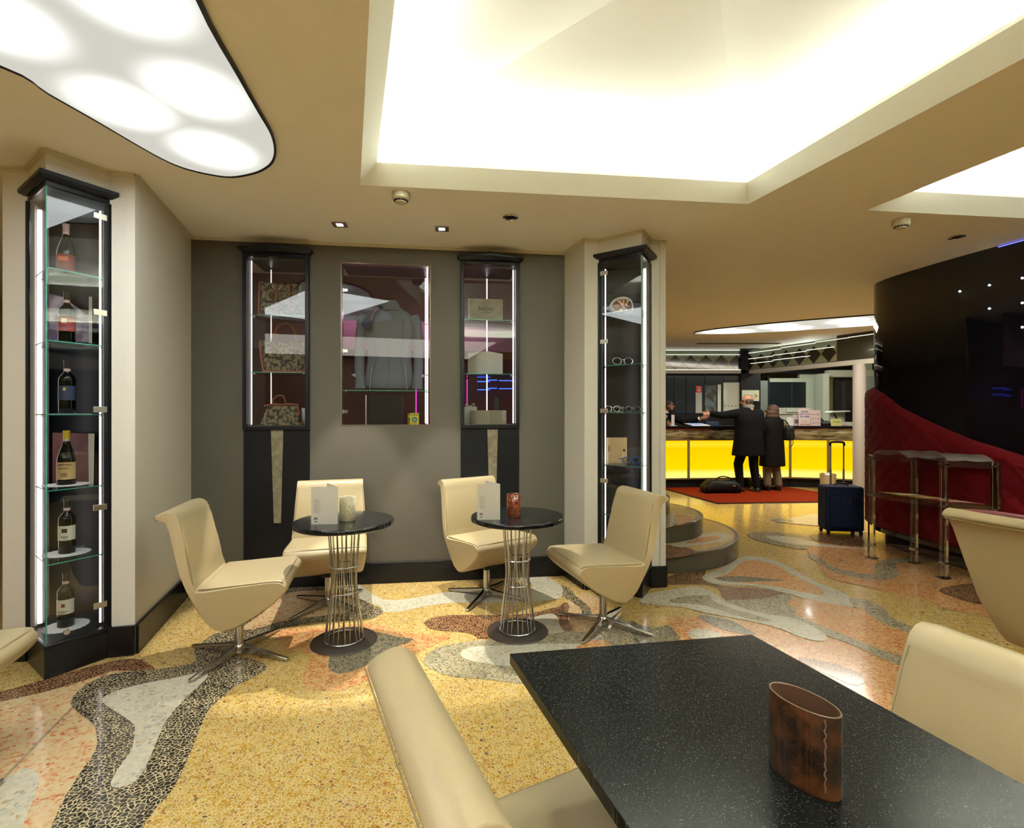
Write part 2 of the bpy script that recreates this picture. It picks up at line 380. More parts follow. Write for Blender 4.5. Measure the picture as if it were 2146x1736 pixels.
floor = struct('floor', B().box(-6, 12, -4, 14, -.1, 0), YEL)
PATCH = [  # (material, pixels of the outline on the floor)
 (PNK, [(-60,1490),(0,1470),(93,1450),(186,1422),(235,1407),(300,1400),(330,1410),(250,1500),(215,1560),(150,1680),(100,1790),(-80,1790)]),
 (WHT, [(-40,1655),(0,1640),(50,1611),(78,1622),(79,1645),(66,1686),(44,1738),(20,1800),(-60,1800)]),
 (BRN, [(-60,1464),(0,1451),(93,1425),(163,1405),(233,1387),(268,1382),(296,1384),(324,1402),(303,1407),(256,1406),(233,1408),(186,1424),(93,1451),(0,1472),(-60,1490)]),
 (BLK, [(321,1404),(350,1401),(380,1395),(410,1386),(407,1365),(422,1348),(448,1330),(490,1320),(505,1311),(548,1282),(583,1246),(592,1234),(611,1227),(650,1227),(700,1232),(745,1250),(781,1269),(800,1276),(803,1283),(789,1294),(757,1300),(720,1302),(680,1304),(643,1307),(600,1316),(575,1328),(540,1338),(505,1350),(488,1362),(492,1374),(531,1383),(560,1398),(531,1420),(490,1441),(466,1462),(443,1482),(431,1500),(415,1538),(400,1575),(384,1614),(356,1663),(326,1696),(298,1738),(280,1800),(70,1800),(105,1738),(135,1673),(168,1621),(200,1573),(203,1545),(196,1521),(177,1505),(151,1482),(151,1465),(175,1440),(210,1421),(256,1409)]),
 (WHT, [(217,1463),(245,1449),(303,1433),(373,1420),(419,1409),(436,1414),(426,1430),(384,1468),(349,1510),(331,1549),(310,1598),(291,1631),(268,1647),(238,1651),(233,1638),(254,1603),(275,1573),(282,1538),(280,1519),(252,1498),(219,1477)]),
 (PNK, [(506,1318),(548,1288),(571,1264),(601,1245),(629,1240),(676,1239),(730,1252),(745,1266),(730,1282),(690,1289),(641,1295),(578,1306),(536,1319)]),
 (WHT, [(712,1224),(748,1224),(757,1227),(776,1242),(794,1253),(813,1258),(850,1257),(906,1247),(944,1241),(1000,1238),(1060,1238),(1105,1236),(1117,1227),(1106,1213),(1140,1207),(1156,1215),(1177,1229),(1180,1244),(1169,1255),(1136,1260),(1080,1263),(1046,1264),(953,1264),(888,1272),(850,1281),(824,1283),(803,1282),(800,1274),(785,1268),(757,1257),(725,1248),(705,1235)]),
 (ORG, [(573,1330),(583,1320),(640,1317),(699,1315),(748,1309),(794,1311),(850,1326),(906,1330),(940,1333),(944,1339),(925,1345),(888,1363),(854,1376),(825,1395),(790,1420),(768,1428),(734,1441),(711,1448),(664,1447),(639,1437),(632,1418),(643,1395),(653,1376),(625,1362),(595,1364),(590,1345)]),
 (DGR, [(740,1320),(783,1324),(832,1335),(867,1341),(832,1356),(809,1365),(772,1393),(744,1406),(713,1413),(692,1406),(688,1395),(690,1378),(700,1345)]),
 (GRY, [(888,1384),(899,1369),(925,1356),(981,1345),(1060,1338),(1151,1328),(1192,1324),(1230,1325),(1262,1300),(1285,1290),(1320,1302),(1345,1312),(1385,1318),(1429,1341),(1350,1375),(1250,1405),(1180,1440),(1093,1434),(1046,1428),(999,1423),(943,1418),(906,1404),(889,1393)]),
 (DGR, [(1322,1302),(1345,1312),(1370,1318),(1400,1311),(1425,1338),(1430,1346),(1380,1352),(1335,1350),(1325,1335)]),
 (WHT, [(964,1371),(981,1359),(1009,1355),(1055,1354),(1120,1351),(1210,1350),(1230,1360),(1150,1395),(1067,1397),(1018,1391),(981,1384)]),
 (ORG, [(1207,1358),(1235,1345),(1266,1343),(1279,1352),(1275,1366),(1215,1368)]),
 (PNK, [(1190,1262),(1207,1248),(1235,1245),(1262,1262),(1268,1290),(1258,1312),(1236,1327),(1201,1321),(1188,1298)]),
 (BRN, [(889,1306),(903,1297),(934,1291),(977,1290),(1037,1290),(1110,1287),(1151,1277),(1169,1273),(1186,1263),(1193,1272),(1190,1284),(1191,1300),(1201,1320),(1184,1324),(1173,1309),(1170,1295),(1152,1286),(1115,1295),(1075,1310),(1060,1330),(1037,1337),(1005,1340),(990,1331),(962,1325),(925,1323),(899,1317)]),
 (WHT, [(1105,1298),(1154,1287),(1168,1296),(1172,1310),(1180,1326),(1151,1329),(1105,1334),(1082,1322),(1085,1308)]),
 (BLK, [(1175,1226),(1192,1234),(1208,1251),(1225,1264),(1237,1277),(1239,1290),(1221,1289),(1217,1277),(1200,1263),(1179,1250),(1180,1238)]),
 (BRN, [(1390,1215),(1430,1200),(1474,1192),(1478,1203),(1474,1213),(1500,1222),(1514,1229),(1581,1234),(1631,1240),(1652,1249),(1635,1256),(1568,1258),(1519,1257),(1508,1240),(1490,1228),(1447,1226),(1390,1226)]),
 (WHT, [(1340,1255),(1356,1246),(1400,1238),(1434,1232),(1467,1232),(1497,1244),(1521,1261),(1568,1279),(1610,1288),(1655,1295),(1690,1308),(1716,1321),(1734,1336),(1722,1345),(1682,1338),(1632,1318),(1568,1302),(1480,1286),(1430,1274),(1380,1270),(1345,1265)]),
 (GRY, [(1403,1259),(1425,1253),(1447,1250),(1487,1250),(1494,1260),(1541,1279),(1608,1297),(1608,1304),(1581,1301),(1520,1284),(1490,1274),(1447,1267),(1410,1264)]),
 (ORG, [(1400,1298),(1464,1294),(1568,1306),(1632,1320),(1682,1340),(1722,1347),(1738,1338),(1783,1353),(1850,1383),(1900,1404),(2000,1450),(2000,1600),(1850,1560),(1700,1500),(1500,1420),(1400,1370),(1426,1338),(1404,1312)]),
 (GRY, [(1521,1259),(1588,1257),(1648,1246),(1660,1262),(1668,1277),(1666,1290),(1682,1297),(1749,1324),(1833,1358),(1903,1381),(1990,1415),(1990,1445),(1897,1402),(1850,1382),(1783,1351),(1734,1334),(1716,1320),(1682,1305),(1648,1293),(1600,1286),(1568,1279),(1535,1268)]),
 (WHT, [(1472,1210),(1491,1200),(1528,1183),(1554,1169),(1581,1167),(1622,1175),(1665,1196),(1716,1223),(1766,1243),(1790,1262),(1787,1274),(1749,1271),(1699,1260),(1655,1247),(1581,1230),(1514,1227),(1484,1221)]),
 (ORG, [(1530,1202),(1548,1184),(1568,1176),(1595,1177),(1628,1187),(1665,1208),(1716,1232),(1726,1244),(1719,1249),(1682,1242),(1615,1229),(1548,1222),(1504,1217),(1502,1211)]),
 (DGR, [(1498,1213),(1531,1209),(1581,1211),(1645,1218),(1581,1220),(1531,1221)]),
 (ORG, [(1650,1262),(1682,1256),(1716,1262),(1787,1275),(1810,1281),(1850,1308),(1917,1333),(2000,1360),(2000,1415),(1903,1381),(1833,1358),(1749,1324),(1682,1297),(1666,1291),(1668,1279),(1652,1268)]),
 (GRY, [(1779,1254),(1816,1259),(1856,1277),(1867,1294),(1927,1321),(2000,1340),(2000,1362),(1917,1333),(1850,1307),(1810,1281),(1788,1271)]),
 (ORG, [(1690,1150),(1720,1138),(1760,1132),(1830,1138),(1900,1145),(2020,1180),(2300,1220),(2300,1380),(2061,1294),(2017,1284),(1967,1274),(1933,1257),(1883,1247),(1799,1227),(1742,1214),(1722,1195),(1705,1170)]),
 (GRY, [(1697,1160),(1716,1170),(1742,1187),(1783,1200),(1823,1205),(1834,1197),(1835,1184),(1860,1173),(1917,1169),(1967,1171),(2020,1190),(1950,1180),(1883,1181),(1877,1190),(1885,1207),(1867,1215),(1833,1217),(1783,1210),(1742,1197),(1716,1181),(1695,1168)]),
 (BRN, [(1967,1237),(1994,1229),(2037,1225),(2080,1232),(2100,1260),(2051,1268),(2001,1254),(1977,1246)]),
 (BRN, [(1672,1381),(1716,1385),(1783,1405),(1810,1420),(1813,1432),(1789,1438),(1749,1422),(1700,1400)]),
 (DGR, [(1464,1294),(1487,1292),(1531,1301),(1568,1321),(1581,1331),(1541,1328),(1497,1314)]),
 (WHT, [(1444,1325),(1464,1319),(1497,1326),(1514,1334),(1480,1340),(1447,1339)]),
 (BRN, [(1700,1122),(1760,1116),(1830,1118),(1900,1130),(1900,1146),(1786,1146),(1733,1140),(1705,1132)]),
 (GRY, [(1566,1120),(1604,1116),(1668,1121),(1702,1131),(1695,1150),(1660,1150),(1600,1137),(1575,1128)]),
 (WHT, [(1604,1126),(1626,1124),(1668,1128),(1701,1137),(1733,1143),(1786,1149),(1830,1151),(1830,1154),(1733,1148),(1690,1144),(1658,1142),(1626,1134)]),
 (WHT, [(1640,1094),(1690,1080),(1745,1078),(1745,1102),(1690,1101)]),
 (GRY, [(1614,1090),(1640,1088),(1665,1094),(1640,1097)]),
]
for k, (m, px) in enumerate(PATCH):
    pts = [fl(x, min(y, 1800)) for x, y in px]
    cv = catmull([(p.x, p.y) for p in pts], 3)
    z = .0006+.00012*k; b = B(); lp = [Vector((p.x, p.y, 0)) for p in cv]
    vs = [b.bm.verts.new((p.x, p.y, z)) for p in lp]
    for t in tessellate_polygon([lp]):
        try: b.bm.faces.new([vs[i] for i in t])
        except ValueError: pass
    for f in b.bm.faces:
        f.normal_update()
        if f.normal.z < 0: f.normal_flip()
    obj('terrazzo_inlay', b, m, floor, keepn=True)
p0, p1 = fl(-30, 1672), fl(256, 1377); d = (p1-p0).normalized(); n = Vector((-d.y, d.x, 0))*.002
obj('divider_strip', B().poly([p0+n+Vector((0, 0, .0066)), p0-n+Vector((0, 0, .0066)), p1-n+Vector((0, 0, .0066)), p1+n+Vector((0, 0, .0066))]), mat('zinc_strip', (.35, .33, .28), .4, .3), floor)

# ------------------------------------------------------------------ ceiling with coves
b = slab_with_holes([(-6, -4), (12, -4), (12, 14), (-6, 14)], [cove1, cove2], lambda x, y: (x, y, H), lambda x, y: (x, y, H+.02))
ceiling = struct('ceiling', b, M_ceil)
def cove(name, outer, inner, ridge):
    b = B(); n = 4
    o = [b.bm.verts.new((p[0], p[1], H)) for p in outer]; i_ = [b.bm.verts.new((p[0], p[1], H+.10)) for p in inner]
    c = Vector((sum(p[0] for p in inner)/4, sum(p[1] for p in inner)/4))
    def out(p, s):
        v = Vector(p)-c; return Vector(p)+v.normalized()*s
    i2 = [b.bm.verts.new((p[0], p[1], H+.12)) for p in inner]
    led = [b.bm.verts.new((*out(p, .20), H+.12)) for p in inner]; top = [b.bm.verts.new((*out(p, .20), H+.24)) for p in inner]
    for k in range(4):
        k2 = (k+1) % 4
        b.bm.faces.new((o[k], o[k2], i_[k2], i_[k])); b.bm.faces.new((i_[k], i_[k2], i2[k2], i2[k]))
        b.bm.faces.new((i2[k], i2[k2], led[k2], led[k])); b.bm.faces.new((led[k], led[k2], top[k2], top[k]))
    r = [b.bm.verts.new(p) for p in ridge]
    b.bm.faces.new((top[0], top[1], r[0])); b.bm.faces.new((top[1], top[2], r[1], r[0]))
    b.bm.faces.new((top[2], top[3], r[1])); b.bm.faces.new((top[3], top[0], r[0], r[1]))
    return struct(name, b, M_cove, sharp=8)
cove('ceiling_cove_main', cove1, cove1_in, [(.75, 1.9, H+.40), (1.35, .2, H+.40)])
cove('ceiling_cove_side', cove2, cove2_in, [(3.75, 2.5, H+.40), (4.1, 1.3, H+.40)])
area('dome_glow_light', (0,0,0), .1, .1, 0, WARM, 'up') if False else None

# ------------------------------------------------------------------ niche walls and the two corner pillars
P0, L1, A1, R1, Q1 = [Vector(p) for p in ((-2.81, 2.824), (-2.668, 2.823), (-2.388, 2.622), (-2.256, 2.866), (-2.135, 2.90))]
BL, BR = Vector((-2.46, 3.926)), Vector((.4426, 4.317))
Q2, L2, A2, R2, P1 = [Vector(p) for p in ((.5617, 3.965), (.678, 3.985), (.958, 3.78), (1.083, 4.01), (1.21, 4.03))]
P0b, P1b = P0+Vector((-.36, 1.1)), P1+Vector((-.11, .33))
wl = B()
for a, c in ((P0, L1), (R1, Q1), (Q1, BL)): wl.plate(a, c, 0, H, .05)
wl.plate(P0b, P0, 0, H, .05)
wl.prism([L1, A1, R1], 2.60, H)
wall_left = struct('wall_left', wl, M_wall)
wr = B()
for a, c in ((BR, Q2), (Q2, L2), (R2, P1), (P1, P1b)): wr.plate(a, c, 0, H, .05)
wr.prism([L2, A2, R2], 2.60, H)
wall_right = struct('wall_right', wr, M_wall)

LW = (BR-BL).length; DW = (BR-BL)/LW; NW = Vector((DW.y, -DW.x))      # NW points into the room
def upx(px):
    r = Vector(((px-CX)/FPX, 1)); # BL + u*DW = t*r
    det = DW.x*(-r.y)+r.x*DW.y
    u = (-BL.x*(-r.y) + -BL.y*r.x)/det if False else None
    # solve [DW, -r][u,t]^T = -BL
    a, b_, c, d_ = DW.x, -r.x, DW.y, -r.y; D = a*d_-b_*c
    return (-BL.x*d_+BL.y*b_)/D
def onw(px, py, out=0.0):
    u = upx(px); p = BL+DW*u+NW*out; t = (BL+DW*u).y
    return Vector((p.x, p.y, EYE-(py-CY)/FPX*t))
def W(u, z, out=0.0):
    p = BL+DW*u+NW*out; return Vector((p.x, p.y, z))
def wz(px, py): return onw(px, py).z
holeL = (upx(520), upx(641), wz(577, 893), wz(577, 542))
holeM = (upx(714), upx(903), wz(808, 892), wz(808, 553))
holeR = (upx(973), upx(1080), wz(1027, 890), wz(1027, 558))
rect = lambda h: [(h[0], h[2]), (h[1], h[2]), (h[1], h[3]), (h[0], h[3])]
b = slab_with_holes([(0, 0), (LW, 0), (LW, H), (0, H)], [rect(holeL), rect(holeM), rect(holeR)], lambda u, z: W(u, z), lambda u, z: W(u, z, -.06))
wall_back = struct('wall_back', b, M_dark2)
# shade painted as a darker field left of the first black panel, farther from the lights
obj('shade_field', B().hexa([W(0, .17, .001), W(upx(515), .17, .001), W(upx(515), .17, .002), W(0, .17, .002)], [W(0, H, .001), W(upx(515), H, .001), W(upx(515), H, .002), W(0, H, .002)]), M_dark, wall_back)
# baseboards
bb = B()
for a, c in ((P0, L1), (R1, Q1), (Q1, BL)): bb.plate(a, c, 0, .168, -.018)
struct('baseboard_left', bb, M_gran, bevel=.003)
struct('baseboard_back', B().plate(BL, BR, 0, .168, -.018), M_gran, bevel=.003)
bb = B()
for a, c in ((BR, Q2), (Q2, L2), (R2, P1), (P1, P1b)): bb.plate(a, c, 0, .168, -.018)
struct('baseboard_right', bb, M_gran, bevel=.003)
# thin cream moulding where the walls meet the ceiling
tr = B()
for a, c in ((P0, L1), (L1, A1), (A1, R1), (R1, Q1), (Q1, BL), (BL, BR), (BR, Q2), (Q2, L2), (L2, A2), (A2, R2), (R2, P1)):
    tr.plate(a, c, H-.022, H-.001, -.010); tr.plate(a, c, H-.010, H-.001, -.018)
struct('trim_1', tr, M_trim)

# ------------------------------------------------------------------ rest of the lobby shell (seen at the edges and in reflections)
M_far = mat('wall_ochre', (.42, .34, .19), .6); M_wine = mat('wall_wine', (.10, .008, .015), .5)
struct('wall_outer_left', B().box(-6.1, -6, -4, 14, 0, H), M_far)
struct('wall_outer_rear', B().box(-6, 12, -4.1, -4, 0, H), mat('wall_brown', (.16, .12, .08), .6))
struct('wall_outer_right', B().box(12, 12.1, -4, 14, 0, H), M_far)
struct('wall_outer_far', B().box(-6, 12, 14, 14.1, 0, H), M_far)
# dim lounge behind the vitrines, seen through them
M_mauve = mat('wall_mauve', (.22, .10, .15), .6)
rb = B().hexa([W(-.1, 0, -1.5), W(LW+.1, 0, -1.5), W(LW+.1, 0, -1.55), W(-.1, 0, -1.55)], [W(-.1, H, -1.5), W(LW+.1, H, -1.5), W(LW+.1, H, -1.55), W(-.1, H, -1.55)])
wrr = struct('wall_rear_room', rb, M_wine)
obj('frieze', B().hexa([W(0, 2.0, -1.0), W(LW, 2.0, -1.0), W(LW, 2.0, -1.05), W(0, 2.0, -1.05)], [W(0, H, -1.0), W(LW, H, -1.0), W(LW, H, -1.05), W(0, H, -1.05)]), M_mauve, wrr)
bl = mat('led_blue', (0, 0, 1), .5, emis=(.03, .10, 1), es=1.6)
for x0, x1, y0 in ((1000, 1027, 800), (1022, 1042, 797), (1046, 1080, 798), (1000, 1027, 817), (1022, 1042, 814), (1046, 1080, 815)):
    p = onw(x0, y0); u0 = BL+DW*upx(x0); s = (u0.y+1.3)/u0.y
    a = at(x0, y0, u0.y+1.3); c = at(x1, y0, BL.y+DW.y*upx(x1)+1.3)
    obj('neon_strip', B().tube([a, c], .005, 6), bl, wrr)
mg = mat('led_magenta', (1, 0, 1), .5, emis=(1, .05, .6), es=.5)
obj('neon_strip', B().tube([at(872, 770, 5.3), at(872, 868, 5.3)], .006, 6), mg, wrr)
obj('neon_strip', B().tube([at(979, 795, 5.4), at(979, 850, 5.4)], .005, 6), mg, wrr)

# ------------------------------------------------------------------ curved steps
M_riser = mat('step_riser', (.06, .054, .038), .25, coat=.3)
stair = thing('curved_steps', 'three curved terrazzo steps with dark stone risers beyond the right pillar', 'steps', (1.25, 5.4, 0))
for k, (r, mm) in enumerate(((1.05, YEL), (.72, YEL), (.40, YEL))):
    def seg(q): 
        a0_ = math.acos(max(-1, -.10/q)); return [(q*cos(-a0_+2*a0_*i/56), q*sin(-a0_+2*a0_*i/56)) for i in range(57)]
    st = obj('step', B().prism(seg(r-.006), .17*k, .17*k+.15), M_riser, stair, sharp=20)
    obj('tread', B().prism(seg(r-.002), .17*k+.15, .17*k+.170), mat('step_nosing', (.10, .085, .06), .3, coat=.3), st, sharp=20, bevel=.003)
    obj('terrazzo_top', B().prism(seg(r-.045), .17*k+.1695, .17*k+.171), mm, st, sharp=20)
for k, (z, m, px) in enumerate(((.1715, BRN, [(1385,1146),(1405,1143),(1430,1146),(1461,1156),(1440,1165),(1400,1171),(1385,1168)]), (.1718, WHT, [(1405,1142),(1440,1132),(1470,1120),(1500,1116),(1528,1119),(1530,1128),(1510,1136),(1470,1142),(1430,1147)]),
    (.1722, ORG, [(1435,1139),(1465,1128),(1485,1125),(1512,1125),(1500,1132),(1470,1137)]), (.3415, GRY, [(1385,1085),(1408,1080),(1418,1090),(1412,1102),(1390,1106)]), (.3418, ORG, [(1410,1079),(1440,1082),(1455,1089),(1440,1096),(1418,1101),(1418,1090)]))):
    lp = [Vector((p.x, p.y, 0)) for p in catmull([(q.x, q.y) for q in (fl(x, y, z) for x, y in px)], 3)]
    b = B(); vs = [b.bm.verts.new((p.x, p.y, z)) for p in lp]
    for t in tessellate_polygon([lp]):
        try: b.bm.faces.new([vs[i] for i in t])
        except ValueError: pass
    obj('terrazzo_inlay', b, m, stair, world=True)

# ------------------------------------------------------------------ glossy black curved wall with velvet band
def wallpath(lean=0.0):
    base = [(4.62, 1.1), (4.42, 2.0), (4.20, 3.0), (4.04, 3.70), (3.955, 4.05), (3.85, 4.50), (3.785, 4.90), (3.765, 5.15), (3.80, 5.36), (3.90, 5.50), (4.06, 5.57), (4.5, 5.62), (6.5, 6.05)]
    return [(p.x, p.y) for p in catmull(base, 5, False)]
WP = wallpath()
def offset_path(P, s):
    out = []
    for i in range(len(P)):
        a, c = Vector(P[max(i-1, 0)]), Vector(P[min(i+1, len(P)-1)]); d = (c-a).normalized(); out.append(Vector(P[i])+Vector((-d.y, d.x))*s)
    return out
M_gloss = mat('black_gloss_lacquer', (.004, .004, .006), .04, coat=.5)
def strip(P, z0f, z1f, th, m, name, parent=None):
    b = B(); inn = offset_path(P, -th)
    rings = []
    for i, p in enumerate(P):
        z0, z1 = z0f(i), z1f(i); q = inn[i]
        rings.append([Vector((p[0], p[1], z0)), Vector((p[0], p[1], z1)), Vector((q.x, q.y, z1)), Vector((q.x, q.y, z0))])
    b.loft(rings)
    return obj(name, b, m, parent, sharp=40) if parent else struct(name, b, m, sharp=40)
wall_curved = strip([tuple(p) for p in WP], lambda i: .15, lambda i: H, .12, M_gloss, 'wall_curved')
PL = offset_path(WP, -.10)
strip([tuple(p) for p in PL], lambda i: 0, lambda i: .2, .1, M_blackm, 'plinth', wall_curved)
# velvet band: height follows a slow spiral, buttoned
prof = [(1.1, .55), (2.0, .70), (3.0, .86), (3.70, .99), (3.95, 1.03), (4.3, 1.14), (4.6, 1.26), (4.95, 1.42), (5.15, 1.56), (5.36, 1.64), (5.7, 1.64), (6.1, 1.64)]
def topz(y):
    for (a, za), (b_, zb) in zip(prof, prof[1:]):
        if a <= y <= b_: return za+(zb-za)*(y-a)/(b_-a)
    return prof[-1][1]
M_velvet = mat('red_velvet', (.075, .0003, .002), .9, spec=.15, sheen=.03, bump=(120, .3, .25))
VO = catmull([tuple(p) for p in offset_path(WP, .005)], 2, False)
b = B(); cum = 0; pv = None; rings = []
for p in VO:
    if pv is not None: cum += (Vector((p.x, p.y))-pv).length
    pv = Vector((p.x, p.y)); zt = topz(p.y); n_ = 28; ring = []
    rings.append((p, cum, zt))
nrm = offset_path([(r[0].x, r[0].y) for r in rings], 1.0)
R = []
for (p, c_, zt), q in zip(rings, nrm):
    nn = (q-Vector((p.x, p.y))); ring = [Vector((p.x, p.y, .20))]
    for k in range(41):
        z = .20+(zt-.20)*k/40; puff = .075*min(1, ((zt-z)/.06+.02))**.5*min(1, (z-.20)/.04+.1)**.5
        gx, gz = c_/.16, z/.16                      # diamond tufting
        t = abs(sin(pi*(gx+gz)/1))*abs(sin(pi*(gx-gz)/1)); puff *= .72+.28*min(1, t*2.2)**.5
        ring.append(Vector((p.x+nn.x*puff, p.y+nn.y*puff, z)))
    ring.append(Vector((p.x, p.y, zt))); R.append(ring)
b.loft(R); obj('velvet_band', b, M_velvet, wall_curved, sharp=60)
M_star = mat('led_star', (1, 1, 1), .5, emis=(.65, .8, 1), es=14)
def on_curve(px, py):
    r = (px-CX)/FPX
    for i in range(len(WP)-1):
        a, c = Vector(WP[i]), Vector(WP[i+1]); fa, fc = a.x-r*a.y, c.x-r*c.y
        if fa*fc <= 0 and a.y < 5.3:
            t = fa/(fa-fc); p = a.lerp(c, t); return Vector((p.x, p.y, EYE-(py-CY)/FPX*p.y)), (c-a).normalized()
    return None, None
for px, py in ((2012, 611), (2074, 598), (2143, 583), (2074, 647), (2143, 635), (2143, 686)):
    p, d = on_curve(px, py)
    if p is not None: obj('light_point', B().ball(p+Vector((-d.y, d.x, 0))*.004, .007, seg=10), M_star, wall_curved)

# ------------------------------------------------------------------ ceiling fittings
def oval_lamp(name, px, label, mat_, loc_z=H-.012, extra=None, close=None):
    pts = [fl(x, y, loc_z) for x, y in px] + ([Vector((a, c, loc_z)) for a, c in close] if close else [])
    return pts
outl = [(410,0),(500,165),(540,235),(566,280),(574,312),(570,335),(556,350),(530,362),(485,370),(440,365),(380,350),(320,322),(200,252),(100,195),(0,137)]
zl = H-.015
pts = [Vector((((x-CX)/FPX)*FPX*(zl-EYE)/(CY-y), FPX*(zl-EYE)/(CY-y))) for x, y in outl]
pts += [Vector(p) for p in ((-2.35, 1.62), (-2.72, 1.2), (-2.75, .75), (-2.35, .45), (-1.75, .42), (-1.2, .55), (-.88, .85), (-.86, 1.2))]
cvp = [Vector((p.x, p.y)) for p in catmull([tuple(p) for p in pts], 4)]
cen = Vector((-1.75, 1.6))
lamp = thing('stretch_ceiling_lamp', 'large rounded triangular ceiling lamp with glowing spots, above the left pillar', 'lamp', (cen.x, cen.y, H))
def cpx(x, y, z=zl): return ((x-CX)/FPX*FPX*(z-EYE)/(CY-y)-cen.x, FPX*(z-EYE)/(CY-y)-cen.y)
bl_c = [cpx(255, 222), cpx(413, 195), cpx(450, 318), cpx(262, -12), cpx(-15, 40), (-.1, -.35), (-.7, -.75), (.3, -.7)]
bl_m = blob_lamp('lamp_membrane', bl_c, .15, .27, .75, (1, .97, .86), (.93, 1, .98))
b = B().prism([p-cen for p in cvp], -.014, -.013)
obj('diffuser', b, bl_m, lamp)
big = [p+(p-cen).normalized()*.014 for p in cvp]
ring = B(); n = len(cvp)
rr = [[Vector((*(cvp[i]-cen), -.016)), Vector((*(big[i]-cen), -.018)), Vector((*(big[i]-cen), -.001)), Vector((*(cvp[i]-cen), -.001))] for i in range(n)]; rr.append(rr[0])
ring.loft(rr, cap=False); obj('rim', ring, M_black, lamp)
# the long lamp over the reception
a0, a1 = Vector((3.05, 8.55)), Vector((6.9, 6.5)); dd = (a1-a0); Lg = dd.length; ang = atan2(dd.y, dd.x)
lamp2 = thing('long_oval_ceiling_lamp', 'long narrow oval ceiling lamp with glowing spots above the reception', 'lamp', ((a0+a1).x/2, (a0+a1).y/2, H), ang)
el = [(cos(t)*Lg/2*abs(cos(t))**-.0, sin(t)*.50) for t in [2*pi*k/64 for k in range(64)]]
bm2 = blob_lamp('long_lamp_membrane', [(-1.78, -.08), (-1.55, .16), (-.95, -.12), (-.75, .22), (-.05, -.15), (.15, .25), (.95, -.14), (1.1, .2), (1.8, 0)], .2, .29, .8, (1, .95, .82), (1, 1, 1))
obj('diffuser', B().prism(el, -.014, -.013), bm2, lamp2)
rr = [[Vector((x, y, -.016)), Vector((x*1.008, y*1.03, -.016)), Vector((x*1.008, y*1.03, -.001)), Vector((x, y, -.001))] for x, y in el]; rr.append(rr[0])
g = B(); g.loft(rr, cap=False); obj('rim', g, M_black, lamp2)

def cpt(px, py, z=H): Y = FPX*(z-EYE)/(CY-py); return ((px-CX)/FPX*Y, Y, z)
M_plast = mat('ivory_plastic', (.55, .52, .40), .4)
for i, (px, py, lb) in enumerate(((840, 405, 'round ivory smoke detector on the ceiling, above the middle vitrine'), (1888, 461, 'round ivory smoke detector on the ceiling near the black curved wall'))):
    if i == 0:
        sd = thing('smoke_detector', lb, 'smoke detector', cpt(px, py), 0, 'ceiling smoke detectors')
        obj('housing', B().lathe([(.054, 0), (.056, -.03), (.053, -.04), (.042, -.048)], 32), M_plast, sd)
        sl = B()
        for k in range(12):
            a = 2*pi*k/12; sl.hexa([(cos(a+d)*r, sin(a+d)*r, -.054+zz) for d, r, zz in ((-.2, .041, 0), (.2, .041, 0), (.2, .036, 0), (-.2, .036, 0))], [(cos(a+d)*r, sin(a+d)*r, -.046) for d, r in ((-.2, .044), (.2, .044), (.2, .036), (-.2, .036))])
        obj('vent_slots', sl, M_blackm, sd)
        obj('cap', B().lathe([(.036, -.048), (.034, -.06), (.03, -.063)], 32), M_plast, sd)
        proto_sd = sd
    else: dup(proto_sd, cpt(px, py), 0, lb)
M_bulb = mat('halogen_glow', (1, 1, 1), .5, emis=(1, .93, .75), es=14)
for i, (px, py, lb) in enumerate(((712, 470, 'square steel recessed downlight above the left round table'), (926, 479, 'square steel recessed downlight above the right round table'))):
    if i == 0:
        dl = thing('recessed_downlight', lb, 'downlight', cpt(px, py), .13, 'square downlights')
        f = B(); 
        for x0, x1, y0, y1 in ((-.05, .05, .024, .05), (-.05, .05, -.05, -.024), (-.05, -.022, -.024, .024), (.022, .05, -.024, .024)): f.box(x0, x1, y0, y1, -.006, 0)
        obj('frame', f, M_steel, dl); obj('lamp', B().box(-.022, .022, -.024, .024, -.003, -.0015), M_bulb, dl)
        pdl = dl
    else: dup(pdl, cpt(px, py), .13, lb)
for i, (px, py, lb) in enumerate(((1070, 454, 'round chrome-rimmed ceiling speaker between downlight and right pillar'), (2005, 496, 'round chrome-rimmed ceiling speaker by the top of the black curved wall'))):
    if i == 0:
        sp = thing('ceiling_speaker', lb, 'speaker', cpt(px, py), 0, 'ceiling speakers')
        obj('rim', B().lathe([(.042, 0), (.054, 0), (.054, -.008), (.046, -.012), (.042, -.006)], 32, close=False), M_chrome, sp)
        obj('grille', B().lathe([(.042, -.001), (.042, -.004), (.02, -.008), (.019, -.005)], 32), M_blackm, sp); psp = sp
    else: dup(psp, cpt(px, py), 0, lb)

